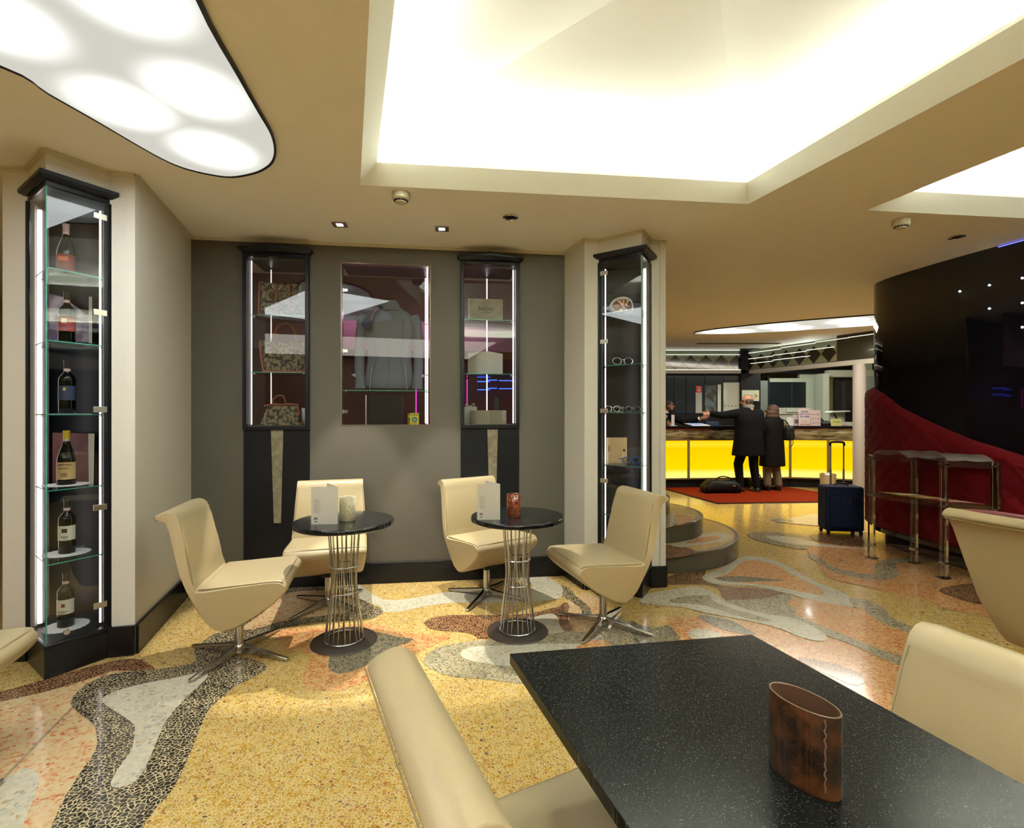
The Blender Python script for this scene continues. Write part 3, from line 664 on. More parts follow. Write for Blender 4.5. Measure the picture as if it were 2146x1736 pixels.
# ------------------------------------------------------------------ corner display cabinets
SHZ = [2.12, 1.743, 1.36, .965, .582]
def corner_cabinet(A, L, R, label, shelves, led_wide, led_thin, big_side):
    t = thing('display_cabinet', label, 'display cabinet', (A.x, A.y, 0), 0, 'corner display cabinets built into the pillars')
    A, L, R = Vector(A), Vector(L), Vector(R); off = Vector((-.06, .20)); off2 = Vector((-.02, .24))
    Lb, Rb = L+Vector((-.08, .21)), R+Vector((-.015, .20)); c = (L+A+R+Lb+Rb)/5
    def o3(p, z): return Vector((p.x, p.y, z))
    def grow(ps, s):     # offset outward from the wall plane, mitred roughly
        cc = (L+R)/2; return [p+(p-cc).normalized()*s for p in ps]
    obj('base', B().prism(grow([L, A, R], .012), 0, .150), M_gran, t, world=True, bevel=.003)
    obj('bottom_board', B().prism(grow([L, A, R], .016)+[Rb, Lb], .150, .172), M_black, t, world=True, bevel=.003)
    g = grow([L, A, R], .004); g1 = grow([L, A, R], .018); g2 = grow([L, A, R], .055)
    cor = B().prism(g+[Rb, Lb], 2.535, 2.56); cor.prism(g1, 2.56, 2.578, top=g2); cor.prism(g2, 2.578, 2.60)
    obj('cornice', cor, M_black, t, world=True, bevel=.002)
    li = B(); li.plate(L, Lb, .172, 2.535, .012); li.plate(Lb, Rb, .172, 2.535, .012); li.plate(Rb, R, .172, 2.535, .012)
    obj('back_panel', li, M_black, t, world=True)
    # corner stiles
    dL, dR = (A-L).normalized(), (A-R).normalized()
    obj('stile', B().prism([L, L+dL*.022, L+dL*.022+Vector((.012, .02)), L+Vector((.0, .03))], .172, 2.535), M_black, t, world=True)
    obj('stile', B().prism([R, R+dR*.024, R+dR*.024+Vector((-.02, .015)), R+Vector((-.0, .03))], .172, 2.535), M_black, t, world=True)
    # two glass panes meeting at the arris
    for P, d in ((L, dL), (R, dR)):
        q = P+d*.024; nn = Vector((-(A-P).y, (A-P).x)).normalized()
        if nn.dot(c-A) < 0: nn = -nn
        obj('glass_door', B().prism([q, A-d*.004, A-d*.004+nn*.005, q+nn*.005], .178, 2.53), M_glass, t, world=True)
    m = (A-(L+R)/2).normalized()
    obj('arris_seal', B().prism([A+m*.001, A-m*.006+Vector((m.y, -m.x))*.003, A-m*.006-Vector((m.y, -m.x))*.003], .178, 2.53), M_edge, t, world=True)
    # fluorescent tube at the narrow side, with its white reflector board, thin strip at the other
    wd, td = Vector(led_wide), Vector(led_thin)
    obj('light_tube', B().tube([(wd.x, wd.y, .19), (wd.x, wd.y, 2.5)], .011, 10), M_led, t, world=True)
    P, Pb = (L, Lb) if big_side == 'L' else (R, Rb)
    a, e = P.lerp(Pb, .1), P.lerp(Pb, .85); nn = Vector((-(e-a).y, (e-a).x)).normalized()
    if nn.dot(c-a) < 0: nn = -nn
    obj('reflector', B().prism([a+nn*.014, e+nn*.014, e+nn*.018, a+nn*.018], .172, 2.53), mat('white_reflector', (.7, .7, .72), .35), t, world=True)
    obj('light_tube', B().tube([(td.x, td.y, .19), (td.x, td.y, 2.5)], .0045, 8), M_led, t, world=True)
    # hinges on the wide door
    P, d = (R, dR) if big_side == 'L' else (L, dL)
    nn = Vector((-(A-P).y, (A-P).x)).normalized()
    if nn.dot(c-A) > 0: nn = -nn
    for z in (2.45, 1.92, 1.385, .845, .305):
        q = P+d*.012
        obj('hinge', B().prism([q, q+d*.062, q+d*.062+nn*.008, q+nn*.008], z-.016, z+.016), M_steel, t, world=True, bevel=.001)
    if big_side == 'L':
        q = A.lerp(R, .30)+nn*.004
        obj('lock', B().tube([(q.x, q.y, .215), (q.x+nn.x*.012, q.y+nn.y*.012, .215)], .014, 16), M_steel, t, world=True)
    for z in shelves:
        inn = [L+dL*.03+Vector((.012, .02)), A-m*.016, R+dR*.03+Vector((-.012, .015)), Rb+Vector((-.02, -.02)), Lb+Vector((.02, -.02))]
        s = obj('shelf', B().prism(inn, z-.006, z), M_shelf, t, world=True)
        e = B(); e.plate(inn[0], inn[1], z-.0058, z-.0002, .0012); e.plate(inn[1], inn[2], z-.0058, z-.0002, .0012)
        obj('shelf_edge', e, M_edge, s, world=True)
        for q in (inn[0]+Vector((.015, .03)), inn[2]+Vector((-.02, .02)), inn[3]+Vector((-.0, -.03))):
            obj('shelf_pin', B().lathe([(.006, -.012), (.007, -.006)], 12, c=(q.x, q.y), z=z).ball((q.x, q.y, z-.013), .007, seg=8), M_chrome, s, world=True)
    return t
cabL = corner_cabinet(A1, L1, R1, 'tall glass corner cabinet of wine bottles in the left pillar', SHZ, (-2.640, 2.862), (-2.312, 2.875), 'L')
cabR = corner_cabinet(A2, L2, R2, 'tall glass corner cabinet of eyewear in the right pillar', [2.14, 1.737, 1.372, .968, .585], (1.042, 4.02), (.735, 4.03), 'R')

# bottles, each on a lace doily
M_bot = mat('dark_bottle_glass', (.002, .003, .0015), .06, spec=.35)
def bottle(t, kind, label_m, foil_m, txt=None, emblem=None):
    if kind == 'bordeaux': prof = [(.0, 0), (.036, 0), (.0385, .004), (.0385, .185), (.037, .200), (.028, .216), (.0165, .228), (.0145, .24), (.0140, .285), (.0155, .287), (.0155, .297), (.0140, .300), (0, .300)]
    else: prof = [(.0, 0), (.041, 0), (.0425, .004), (.0425, .135), (.040, .155), (.032, .185), (.022, .215), (.0155, .24), (.0142, .255), (.0138, .285), (.0155, .287), (.0155, .297), (.0140, .300), (0, .300)]
    obj('glass_body', B().lathe(prof, 36), M_bot, t, sharp=50)
    r = .0390 if kind == 'bordeaux' else .0430
    lz0, lz1 = (.075, .155) if kind == 'bordeaux' else (.03, .125)
    lb = B(); n = 24; f0 = -pi/2+.35
    rings = [[Vector((cos(f0-1.5+3.0*k/n)*q, sin(f0-1.5+3.0*k/n)*q, z)) for z, q in ((lz0, r), (lz1, r), (lz1, r+.0006), (lz0, r+.0006))] for k in range(n+1)]
    lb.loft(rings); obj('paper_label', lb, label_m, t, sharp=50)
    obj('foil_capsule', B().lathe([(.0150, .25), (.0148, .285), (.0162, .287), (.0162, .3005), (0, .3012)], 24, close=False), foil_m, t, sharp=50)
    obj('neck_band', B().lathe([(.0153, .236), (.0155, .252)], 24, close=False), mat('pink_band', (.62, .42, .42), .5), t)
    d = Vector((-.55, .0)); fx, fy = cos(-pi/2+.42), sin(-pi/2+.42)
    if txt:
        for i, (s_, z, sz) in enumerate(txt):
            text('label_print', s_, sz, mat('print_dark', (.05, .04, .035), .6), t, root_matrix(t) @ Vector((fx*(r+.0012), fy*(r+.0012), z)), (-fy, fx, 0), depth=.0002)
    if emblem:
        m_, z, w_, h_ = emblem
        x = Vector((-fy, fx, 0)); c_ = Vector((fx*(r+.0012), fy*(r+.0012), z)); n_ = Vector((fx, fy, 0))*.0006
        u_ = Vector((0, 0, 1))
        obj('label_emblem', B().hexa([c_-x*w_-n_, c_+x*w_-n_, c_+x*w_+n_, c_-x*w_+n_], [c_-x*w_-n_+u_*h_, c_+x*w_-n_+u_*h_, c_+x*w_+n_+u_*h_, c_-x*w_+n_+u_*h_]), m_, t)
BC = Vector((-2.475, 2.862)); 
M_lace = mat('white_lace', (.72, .70, .70), .8)
redl = mat('label_red', (.32, .035, .02), .6); navl = mat('label_navy', (.03, .04, .09), .5); cream = mat('label_cream', (.66, .62, .50), .6); kraft = mat('label_kraft', (.50, .34, .15), .6)
fb = mat('foil_black', (.015, .014, .016), .3); fy_ = mat('foil_yellow', (.68, .48, .04), .4); fp = mat('foil_rose', (.45, .30, .30), .4); fr = mat('foil_maroon', (.10, .03, .03), .35)
specs = [  # shelf z, kind, label, foil, print, emblem, description
 (SHZ[0], 'burgundy', mat('label_dark_red', (.18, .03, .02), .6), fp, [('1. JERE. O', .100-.055, .011)] and [('LANGHE', .05, .010)], (mat('emblem_orange', (.55, .12, .05), .6), .085, .022, .025), 'wine bottle with red and black label on the topmost shelf of the pillar cabinet'),
 (SHZ[1], 'bordeaux', redl, fb, [('RISERVA', .090, .009), ('VIGNA', .10, .006)], (mat('emblem_buff', (.6, .5, .3), .6), .118, .012, .028), 'wine bottle with brick-red label before a purple leaflet in the pillar cabinet'),
 (SHZ[2], 'bordeaux', navl, fb, [('2007', .092, .009)], (mat('emblem_gold', (.55, .40, .08), .4, .6), .128, .006, .016), 'wine bottle with dark navy label and pink neck band in the pillar cabinet'),
 (SHZ[3], 'burgundy', kraft, fy_, [('CAMERANO', .112, .0135), ('BAROLO', .092, .011)], (mat('emblem_sepia', (.25, .17, .09), .7), .045, .014, .022), 'wine bottle with yellow foil and kraft label in the pillar cabinet'),
 (SHZ[4], 'bordeaux', cream, fb, [('RISERVA', .095, .009), ('VIGNA', .085, .006)], (mat('emblem_black', (.05, .045, .03), .7), .118, .012, .022), 'wine bottle with white label and small dark picture, second from the bottom of the cabinet'),
 (.172, 'bordeaux', cream, fb, [('MONTALCINO', .092, .0075), ('RISERVA', .083, .006)], (mat('emblem_seal', (.28, .03, .03), .6), .115, .008, .018), 'wine bottle with white label and round red seal on the cabinet floor')]
dn = ['topmost', 'second from the top', 'third from the top', 'fourth from the top', 'fifth from the top', 'lowest']
bxs = [(-.8705), (-.8695), (-.8690), (-.8700), (-.8690), (-.8715)]
for i, (z, kind, lm, fm, tx, em, lb) in enumerate(specs):
    Y = 2.868; X = bxs[i]*Y
    dd_ = thing('doily', 'round white lace doily under a bottle in the pillar cabinet, %s' % dn[i], 'doily', (X, Y, z), 0, 'lace doilies in the pillar cabinet')
    ring = [(cos(2*pi*k/48)*(.105+.003*cos(k*pi)), sin(2*pi*k/48)*(.105+.003*cos(k*pi))) for k in range(48)]
    inner = [(cos(2*pi*k/48)*.098*.72, sin(2*pi*k/48)*.098*.72) for k in range(48)]
    obj('lace_disc', B().prism(ring, .0002, .0016), M_lace, dd_)
    t = thing('wine_bottle', lb, 'bottle', (X, Y, z+.002), 0, 'wine bottles in the pillar cabinet')
    bottle(t, kind, lm, fm, tx, em)
# cards behind the bottles
def card(name, label, corners_px, Y, m, cat='leaflet', th=.004, extra=None, group=None):
    P = [at(x, y, Y) for x, y in corners_px]; n = Vector((0, th, 0))
    c = Vector((sum(p.x for p in P)/len(P), Y, min(p.z for p in P)))
    t = thing(name, label, cat, c, 0, group)
    b = B(); f = [b.bm.verts.new(p) for p in P]; k = [b.bm.verts.new(p+n) for p in P]
    b.bm.faces.new(f); b.bm.faces.new(k[::-1])
    for i in range(len(P)):
        j = (i+1) % len(P); b.bm.faces.new((f[i], k[i], k[j], f[j]))
    obj('sheet', b, m, t, world=True)
    return t
lf = card('leaflet', 'purple and white folded wine leaflet behind the red-labelled bottle', [(103, 716), (103, 615), (132, 623), (188, 664), (188, 718)], 2.985, noise_mat('leaflet_purple', (.34, .28, .36), (.62, .58, .60), 9, .42, .6))
obj('side_fold', B().hexa([at(186, 719, 2.985), at(193, 720, 2.95), at(193, 720, 2.955), at(186, 719, 2.99)], [at(186, 622, 2.985), at(193, 622, 2.95), at(193, 622, 2.955), at(186, 622, 2.99)]), mat('leaflet_cream', (.60, .56, .45), .6), lf, world=True)
lf2 = card('leaflet', 'wine-brown folder with a cream edge behind the yellow-foil bottle', [(110, 1016), (110, 907), (186, 909), (189, 960), (187, 1014)], 2.985, noise_mat('leaflet_brown', (.36, .20, .19), (.42, .25, .22), 6))
obj('side_fold', B().hexa([at(186, 1014, 2.984), at(196, 1014, 2.95), at(196, 1014, 2.955), at(186, 1014, 2.988)], [at(185, 909, 2.984), at(198, 909, 2.95), at(198, 909, 2.955), at(185, 909, 2.988)]), mat('leaflet_cream', (.60, .56, .45), .6), lf2, world=True)

# ------------------------------------------------------------------ wall vitrines
def vitrine(h, shelves, label, kind):
    u0, u1, z0, z1 = h; t = thing('wall_vitrine', label, 'display case', W((u0+u1)/2, 0), atan2(DW.y, DW.x), 'display cases in the grey wall')
    um = (u0+u1)/2; fw = .028
    li = B(); T = .008; D = -.40
    def bx(b, ua, ub, va, vb, za, zb): b.hexa([W(ua, za, va), W(ub, za, va), W(ub, za, vb), W(ua, za, vb)], [W(ua, zb, va), W(ub, zb, va), W(ub, zb, vb), W(ua, zb, vb)]); return b
    bx(li, u0-T, u1+T, -.06, D, z1, z1+T); bx(li, u0-T, u1+T, -.06, D, z0-T, z0)
    obj('case_top_and_floor', li, M_black, t, world=True)
    if kind != 'middle':
        f = B(); pr = .035
        bx(f, u0-.030, u0-.001, 0, pr, z0-.03, z1+.03); bx(f, u1+.001, u1+.030, 0, pr, z0-.03, z1+.03)
        bx(f, u0-.001, u1+.001, 0, pr, z0-.03, z0-.002); bx(f, u0-.001, u1+.001, 0, pr, z1+.002, z1+.03)
        obj('frame', f, M_black, t, world=True, bevel=.002)
        c = B()
        for zz0, zz1, e0, e1 in ((z1+.03, z1+.048, .032, .052), (z1+.048, z1+.062, .056, .058)):
            def pl(e): return [W(u0-e, 0, 0).xy, W(u1+e, 0, 0).xy, W(u1+e, 0, pr+e-.02).xy, W(um, 0, pr+e+.05).xy, W(u0-e, 0, pr+e-.02).xy]
            c.prism(pl(e0), zz0, zz1, top=pl(e1))
        # roof sloping up to a ridge like a pediment
        base = [W(u0-.058, z1+.062, 0), W(u1+.058, z1+.062, 0), W(u1+.058, z1+.062, pr+.038), W(um, z1+.062, pr+.108), W(u0-.058, z1+.062, pr+.038)]
        v = [c.bm.verts.new(p) for p in base]; ap = c.bm.verts.new(W(um, z1+.085, 0)); ap2 = c.bm.verts.new(W(um, z1+.082, pr+.09))
        for q in ((v[0], v[4], ap), (v[4], v[3], ap2, ap), (v[3], v[2], ap, ap2), (v[2], v[1], ap), (v[1], v[0], ap)):
            try: c.bm.faces.new(q)
            except ValueError: pass
        obj('cornice', c, M_black, t, world=True)
        # black panel down to the skirting with a tapering engraved silver inlay
        pn = bx(B(), u0-.030, u1+.030, 0, .010, .168, z0-.03)
        pl_ = obj('lower_panel', pn, M_black, t, world=True)
        x0, x1 = ((569, 595) if kind == 'left' else (1021, 1043)); ym = 1096 if kind == 'left' else 1075
        xa, xb = (575, 590) if kind == 'left' else (1026, 1039)
        P = [onw(xa, ym, .010), onw(xb, ym, .010), onw(x1, 900, .010), onw(x0, 900, .010)]
        nn = Vector((NW.x, NW.y, 0))*.006
        obj('silver_inlay', B().hexa([P[0], P[1], P[1]+nn, P[0]+nn], [P[3], P[2], P[2]+nn, P[3]+nn]), noise_mat('engraved_silver', (.46, .44, .36), (.54, .52, .43), 30, .40, .60, .45, 6, .15), t, world=True, bevel=.001)
    else:
        f = B(); 
        bx(f, u0, u0+.010, 0.002, -.06, z0, z1); bx(f, u1-.010, u1, 0.002, -.06, z0, z1); bx(f, u0, u1, .002, -.06, z0, z0+.006); bx(f, u0, u1, .002, -.06, z1-.010, z1)
        obj('frame', f, mat('bronze_frame', (.20, .16, .13), .3, .6), t, world=True)
    obj('glass_pane', bx(B(), u0+.002, u1-.002, -.004, -.010, z0+.002, z1-.002), M_glass, t, world=True)
    leds = {'left': [(u0+.008, -.05, .0035), (u0+.075, -.30, .003)], 'middle': [(u1-.030, -.05, .006), (u1-.055, -.36, .004)], 'right': [(u1-.012, -.05, .0045), (um+.005, -.36, .004)]}[kind]
    for u, v, r in leds:
        obj('light_tube', B().tube([W(u, z0+.01, v), W(u, z1-.01, v)], r, 8), M_led, t, world=True)
    n_h = 3 if kind == 'middle' else 0
    if kind == 'middle':
        for y in (607, 735, 863):
            z = wz(714, y)
            q = obj('hinge', bx(B(), u0+.002, u0+.022, -.012, -.03, z-.016, z+.016), M_steel, t, world=True, bevel=.001)
            obj('screw_plate', bx(B(), u0+.022, u0+.052, -.012, -.016, z-.012, z+.012), M_chrome, q, world=True, bevel=.001)
        for z in (wz(900, 679), wz(900, 786)):
            obj('clip', bx(B(), u1-.05, u1-.02, -.012, -.03, z-.006, z+.006), M_steel, t, world=True)
    for z in shelves:
        s = obj('shelf', bx(B(), u0+.004, u1-.004, -.02, -.38, z-.006, z), M_shelf, t, world=True)
        obj('shelf_edge', bx(B(), u0+.004, u1-.004, -.018, -.0195, z-.0062, z), M_edge, s, world=True)
        for u in (u0+.03, u1-.03): obj('shelf_pin', B().ball(W(u, z-.012, -.05), .007, seg=8), M_chrome, s, world=True)
    return t
shL = [wz(577, 659.5), wz(577, 779.5)]; shM = [wz(808, 818)]; shR = [wz(1027, 669), wz(1027, 783)]
vL = vitrine(holeL, shL, 'narrow black wall display case holding patterned handbags', 'left')
vM = vitrine(holeM, shM, 'wide recessed wall display case holding a grey jacket', 'middle')
vR = vitrine(holeR, shR, 'narrow black wall display case holding white and silver boxes', 'right')
ANG = atan2(DW.y, DW.x)
def inv(px, z, v): p = W(upx(px), z, v); return p   # point inside a vitrine

# handbags
M_flor = noise_mat('floral_canvas', (.17, .155, .12), (.56, .50, .37), 38, .42, .56, .7, 2.5)
M_tan = mat('tan_leather', (.42, .10, .035), .4); M_tan2 = mat('brown_leather', (.25, .07, .035), .4); M_brass = mat('brass', (.7, .5, .2), .25, 1)
def tote(loc, w0, w1, h, label, handles=True, strap=False, dep=.12):
    t = thing('tote_bag', label, 'handbag', loc, ANG, 'patterned handbags in the display case')
    b = B(); rings = []
    for k in range(9):
        f = k/8; hw = (w0+(w1-w0)*f)/2; hd = dep/2*(1-.55*f); z = .012+(h-.012)*f; ring = []
        for j in range(32):
            a = 2*pi*j/32; cx_, sy_ = cos(a), sin(a); e = .38
            x = hw*math.copysign(abs(cx_)**e, cx_); y = hd*math.copysign(abs(sy_)**e, sy_)
            zz = z + (.018*abs(x/hw)**2 - .008*cos(x/hw*9) if k == 8 else 0)
            ring.append(Vector((x, y+.004*sin(7*x/hw+f*5), zz)))
        rings.append(ring)
    b.loft(rings); obj('body', b, M_flor, t, sharp=60)
    hw, hd = w0/2, dep/2
    obj('base_trim', B().box(-hw-.003, hw+.003, -hd-.003, hd+.003, 0, .022), M_tan, t, bevel=.006)
    for s in (-1, 1):
        obj('side_trim', B().tube([(s*hw, -hd*.9, .01), (s*(w0+(w1-w0)*.5)/2*1.01, -hd*.68, h*.5), (s*w1/2*1.0, -hd*.42, h*1.02)], .007, 8), M_tan, t)
    if handles:
        for y in (-1, 1):
            pts = [(-w1*.22, y*.02-.02, h*.86), (-w1*.24, y*.03-.01, h+.03), (-w1*.14, y*.02, h+.13), (0, y*.01, h+.165), (w1*.14, y*.02, h+.13), (w1*.24, y*.03-.01, h+.03), (w1*.22, y*.02-.02, h*.86)]
            hd_ = obj('handle', B().tube(catmull(pts, 5, False), .0065, 8), M_tan2, t)
            if y == -1:
                for s in (-1, 1):
                    obj('ring', B().tube([(s*w1*.235+.011*cos(q), -.035, h*.99+.013*sin(q)) for q in [2*pi*i/12 for i in range(12)]], .003, 6, closed=True), M_brass, hd_)
                    obj('tab', B().box(s*w1*.225-.009, s*w1*.225+.009, -.048, -.036, h*.72, h*.96), M_tan2, hd_, bevel=.003)
    if strap:
        obj('strap', B().tube([(-.075, -dep*.34, h*.93), (-.04, -dep*.36, h*.76), (-.005, -dep*.34, h*.90)], .005, 6), mat('cream_strap', (.7, .66, .55), .5), t)
        obj('band', B().box(-.05, -.03, -dep*.5, -dep*.3, .03, h*.97), M_tan2, t); obj('band', B().box(.05, .07, -dep*.5, -dep*.3, .03, h*.97), M_tan2, t)
    return t
tote(inv(579, shL[0], -.18), .35, .35, .28, 'patterned tote with orange side trims on the upper shelf, handles down', False, True)
tote(inv(584, shL[1], -.18), .31, .39, .25, 'patterned open tote with tall tan handles on the middle shelf')
hb = thing('frame_handbag', 'small patterned handbag with red leather mouth on the vitrine floor', 'handbag', inv(578, holeL[2], -.16), ANG, 'patterned handbags in the display case')
b = B(); rings = []
for k in range(8):
    f = k/7; hw = .165*(1-.30*f); hd = .07*(1-.75*f); ring = []
    for j in range(28):
        a = 2*pi*j/28; cx_, sy_ = cos(a), sin(a); ring.append(Vector((hw*math.copysign(abs(cx_)**.5, cx_), hd*math.copysign(abs(sy_)**.5, sy_), .004+.155*f)))
    rings.append(ring)
b.loft(rings); obj('body', b, M_flor, hb, sharp=60)
obj('mouth_trim', B().tube(catmull([(-.13, -.018, .158), (-.06, -.02, .170), (0, -.02, .166), (.06, -.02, .172), (.13, -.018, .165)], 4, False), .010, 8), M_tan2, hb)
obj('handle', B().tube(catmull([(-.07, -.02, .165), (-.06, -.025, .21), (-.03, -.025, .238), (.01, -.025, .240), (.03, -.022, .20), (.028, -.02, .165)], 5, False), .006, 8), M_tan2, hb)
obj('side_strap', B().tube([(.125, -.02, .16), (.145, -.03, .08), (.165, -.03, .02)], .006, 6), M_tan, hb)
obj('swing_tag', B().box(.14, .165, -.050, -.047, .04, .09), M_blackm, hb)
def box_thing(name, label, cat, loc, sx, sy, sz, m, rz=ANG, group=None, bevel=.001):
    t = thing(name, label, cat, loc, rz, group); obj('carton', B().box(-sx/2, sx/2, -sy/2, sy/2, .0005, sz), m, t, bevel=bevel)
    return t
bxw = box_thing('gift_box', 'plain white box beside the small handbag', 'box', inv(627, holeL[2], -.22), .062, .05, .14, M_white)
obj('lid', B().box(-.033, .033, -.027, .027, .115, .142), M_white, bxw, bevel=.001)
# right vitrine contents
bk = thing('brand_card', 'white placard with black lettering on the upper shelf of the narrow case', 'placard', inv(1021, shR[0], -.12), ANG)
cardw = holeR[1]-holeR[0]
obj('board', B().box(-.142, .142, -.006, .006, .002, .192), noise_mat('placard_print', (.60, .58, .50), (.68, .66, .58), 10, .4, .6, .5), bk, bevel=.001)
obj('edge_strip', B().box(-.150, -.141, -.008, .02, .002, .192), M_white, bk)
pM = mat('print_grey', (.05, .045, .035), .5)
text('lettering', 'RADO', .046, pM, bk, root_matrix(bk) @ Vector((0, -.0072, .105)), (DW.x, DW.y, 0))
text('lettering', 'SWITZERLAND', .013, pM, bk, root_matrix(bk) @ Vector((0, -.0072, .076)), (DW.x, DW.y, 0))
fc = thing('folded_stand', 'tall white open folder standing like a book on the middle shelf', 'display box', inv(1021, shR[1], -.16), ANG)
for s in (-1, 1):
    q = obj('wing', B().hexa([Vector((0, -.05, .001)), Vector((s*.150, .02, .001)), Vector((s*.150, .034, .001)), Vector((0, -.036, .001))], [Vector((0, -.05, .20)), Vector((s*.150, .02, .185)), Vector((s*.150, .034, .185)), Vector((0, -.036, .20))]), M_white, fc)
    text('lettering', 'rado' if False else '....', .014, pM, q, root_matrix(fc) @ Vector((s*.075, -.018, .10)), root_matrix(fc).to_3x3() @ Vector((1, s*.47, 0)))
sb = thing('silver_box', 'wide champagne-silver folded box on the floor of the narrow case', 'display box', inv(1028, holeR[2], -.13), ANG)
M_champ = mat('champagne_board', (.38, .35, .25), .35, .3)
for s, w_ in ((-1, .165), (1, .148)):
    obj('wing', B().hexa([Vector((0, -.05, .001)), Vector((s*w_, .0, .001)), Vector((s*w_, .014, .001)), Vector((0, -.036, .001))], [Vector((0, -.05, .118)), Vector((s*w_, .0, .118)), Vector((s*w_, .014, .118)), Vector((0, -.036, .118))]), M_champ, sb)
gb = thing('gift_bag', 'small white paper bag with a bow behind the silver box', 'paper bag', inv(988, holeR[2], -.22), ANG)
obj('bag', B().box(-.058, .058, -.03, .03, .001, .150), M_white, gb, bevel=.002)
obj('bow', B().tube(catmull([(0, -.02, .15), (-.03, -.02, .175), (-.035, -.02, .155), (0, -.02, .15), (.03, -.02, .178), (.035, -.02, .155)], 4, True), .004, 6, closed=True), M_white, gb)
wt = thing('watch_stand', 'small dark watch stand behind the silver box', 'stand', inv(1047, holeR[2], -.28), ANG)
obj('base', B().box(-.03, .03, -.02, .02, .001, .12), M_steel, wt, bevel=.004); obj('watch', B().box(-.022, .022, -.03, -.02, .12, .235), mat('dark_green', (.03, .05, .04), .4), wt, bevel=.006)
# middle vitrine
pd = box_thing('plinth', 'matte black plinth under the glass shelf with the jacket', 'plinth', inv(804, holeM[2], -.22), .27, .16, .25, M_blackm)
obj('plinth_edge', B().box(-.165, -.155, -.07, -.06, 0, .25), M_steel, pd)
obj('foot_plate', B().box(-.14, .14, -.085, .085, 0, .012), M_black, pd)
def tax(px, py, y2, w_, v, lb):
    z0, z1 = wz(px, y2), wz(px, py); t = thing('tax_card', lb, 'sign', W(upx(px), z0, v), ANG, 'yellow tax refund cards')
    obj('board', B().box(-w_/2, w_/2, -.003, .003, 0, z1-z0), mat('sign_yellow', (.75, .68, .04), .5), t)
    h = z1-z0; e = root_matrix(t)
    text('lettering', 'TAX REFUND', w_*.155, mat('print_navy', (.02, .05, .12), .5), t, e @ Vector((0, -.0042, h*.84)), (DW.x, DW.y, 0))
    obj('emblem', B().tube([(cos(a)*w_*.24, -.004, h*.45+sin(a)*w_*.24) for a in [2*pi*i/20 for i in range(20)]], w_*.07, 6, closed=True), mat('print_blue', (.02, .18, .45), .5), t)
    obj('emblem_core', B().ball((0, -.003, h*.45), w_*.09, (1, .2, 1), 10), mat('print_green', (.12, .45, .12), .5), t)
    obj('footer', B().box(-w_*.38, w_*.38, -.0042, -.003, h*.07, h*.12), mat('print_orange', (.7, .25, .03), .5), t)
tax(868, 866, 891, .072, -.05, 'yellow tax refund card at the bottom right corner of the middle vitrine')
tax(878, 688, 707, .05, -.30, 'yellow tax refund card high up beside the jacket shoulder')
tax(855, 867, 891, .05, -.32, 'yellow tax refund card half hidden behind the lower one')

# jacket on a bust seen from the back
jz = shM[0]; jk = thing('grey_jacket', 'grey tailored jacket seen from behind with a navy scarf over its shoulder', 'jacket', inv(811, jz, -.20), ANG)
M_jak = noise_mat('grey_flannel', (.40, .43, .48), (.48, .51, .55), 260, .3, .7, .85)
M_jakp = mat('jacket_piping', (.50, .47, .47), .6); M_navy = mat('navy_knit', (.02, .025, .09), .85, sheen=.3)
rows = [(.0, .225, .085), (.10, .205, .085), (.22, .180, .080), (.34, .178, .082), (.46, .195, .088), (.56, .212, .088), (.62, .205, .082), (.66, .165, .070), (.69, .110, .058), (.715, .070, .05)]
b = B(); rings = []
for z, hw, hd in rows:
    rings.append([Vector((hw*math.copysign(abs(cos(a))**.8, cos(a)), hd*sin(a), z+.002)) for a in [2*pi*j/36 for j in range(36)]])
b.loft(rings); obj('body', b, M_jak, jk, sharp=70, sub=1)
for s in (-1, 1):
    pts = [(s*.188, 0, .625), (s*.222, -.005, .54), (s*.238, -.01, .40), (s*.243, -.02, .25), (s*.238, -.03, .12), (s*.232, -.03, .035)]
    sl = obj('sleeve', B().tube(catmull(pts, 4, False), [.050+(.008 if i < 4 else -.0008*i) for i in range(21)], 14), M_jak, jk, sharp=70)
    obj('cuff', B().tube([(s*.236, -.03, .13), (s*.232, -.03, .02)], [.036, .046], 14), M_jak, sl)
    obj('cuff_wing', B().hexa([Vector((s*.25, -.05, .10)), Vector((s*.285, -.05, .12)), Vector((s*.285, -.045, .12)), Vector((s*.25, -.045, .10))], [Vector((s*.25, -.05, .15)), Vector((s*.305, -.05, .135)), Vector((s*.305, -.045, .135)), Vector((s*.25, -.045, .15))]), M_jakp, sl)
    obj('side_seam', B().tube(catmull([(s*.12, -.080, .60), (s*.115, -.083, .42), (s*.10, -.083, .28), (s*.135, -.082, .12), (s*.150, -.080, .01)], 4, False), .0016, 5), mat('seam_dark', (.13, .13, .14), .8), jk)
    obj('vent_piping', B().tube([(s*.135, -.084, .20), (s*.150, -.083, .01)], .0022, 5), M_jakp, jk)
obj('centre_seam', B().tube([(0, -.052, .70), (0, -.083, .60), (0, -.0845, .34), (0, -.0865, .0)], .0016, 5), mat('seam_dark', (.13, .13, .14), .8), jk)
cb = B(); cb.loft([[Vector((r*cos(a), r*.72*sin(a)-.004, z+.012*max(0, -sin(a))*0)) for a in [2*pi*j/24 for j in range(24)]] for r, z in ((.112, .675), (.092, .705), (.075, .74), (.062, .762), (.058, .760), (.065, .735))])
obj('collar', cb, M_jak, jk, sharp=70)
obj('bust_neck', B().lathe([(.052, .70), (.050, .765), (.035, .782), (0, .785)], 20, sy=.8, close=False), M_blackm, jk)
sc = B()
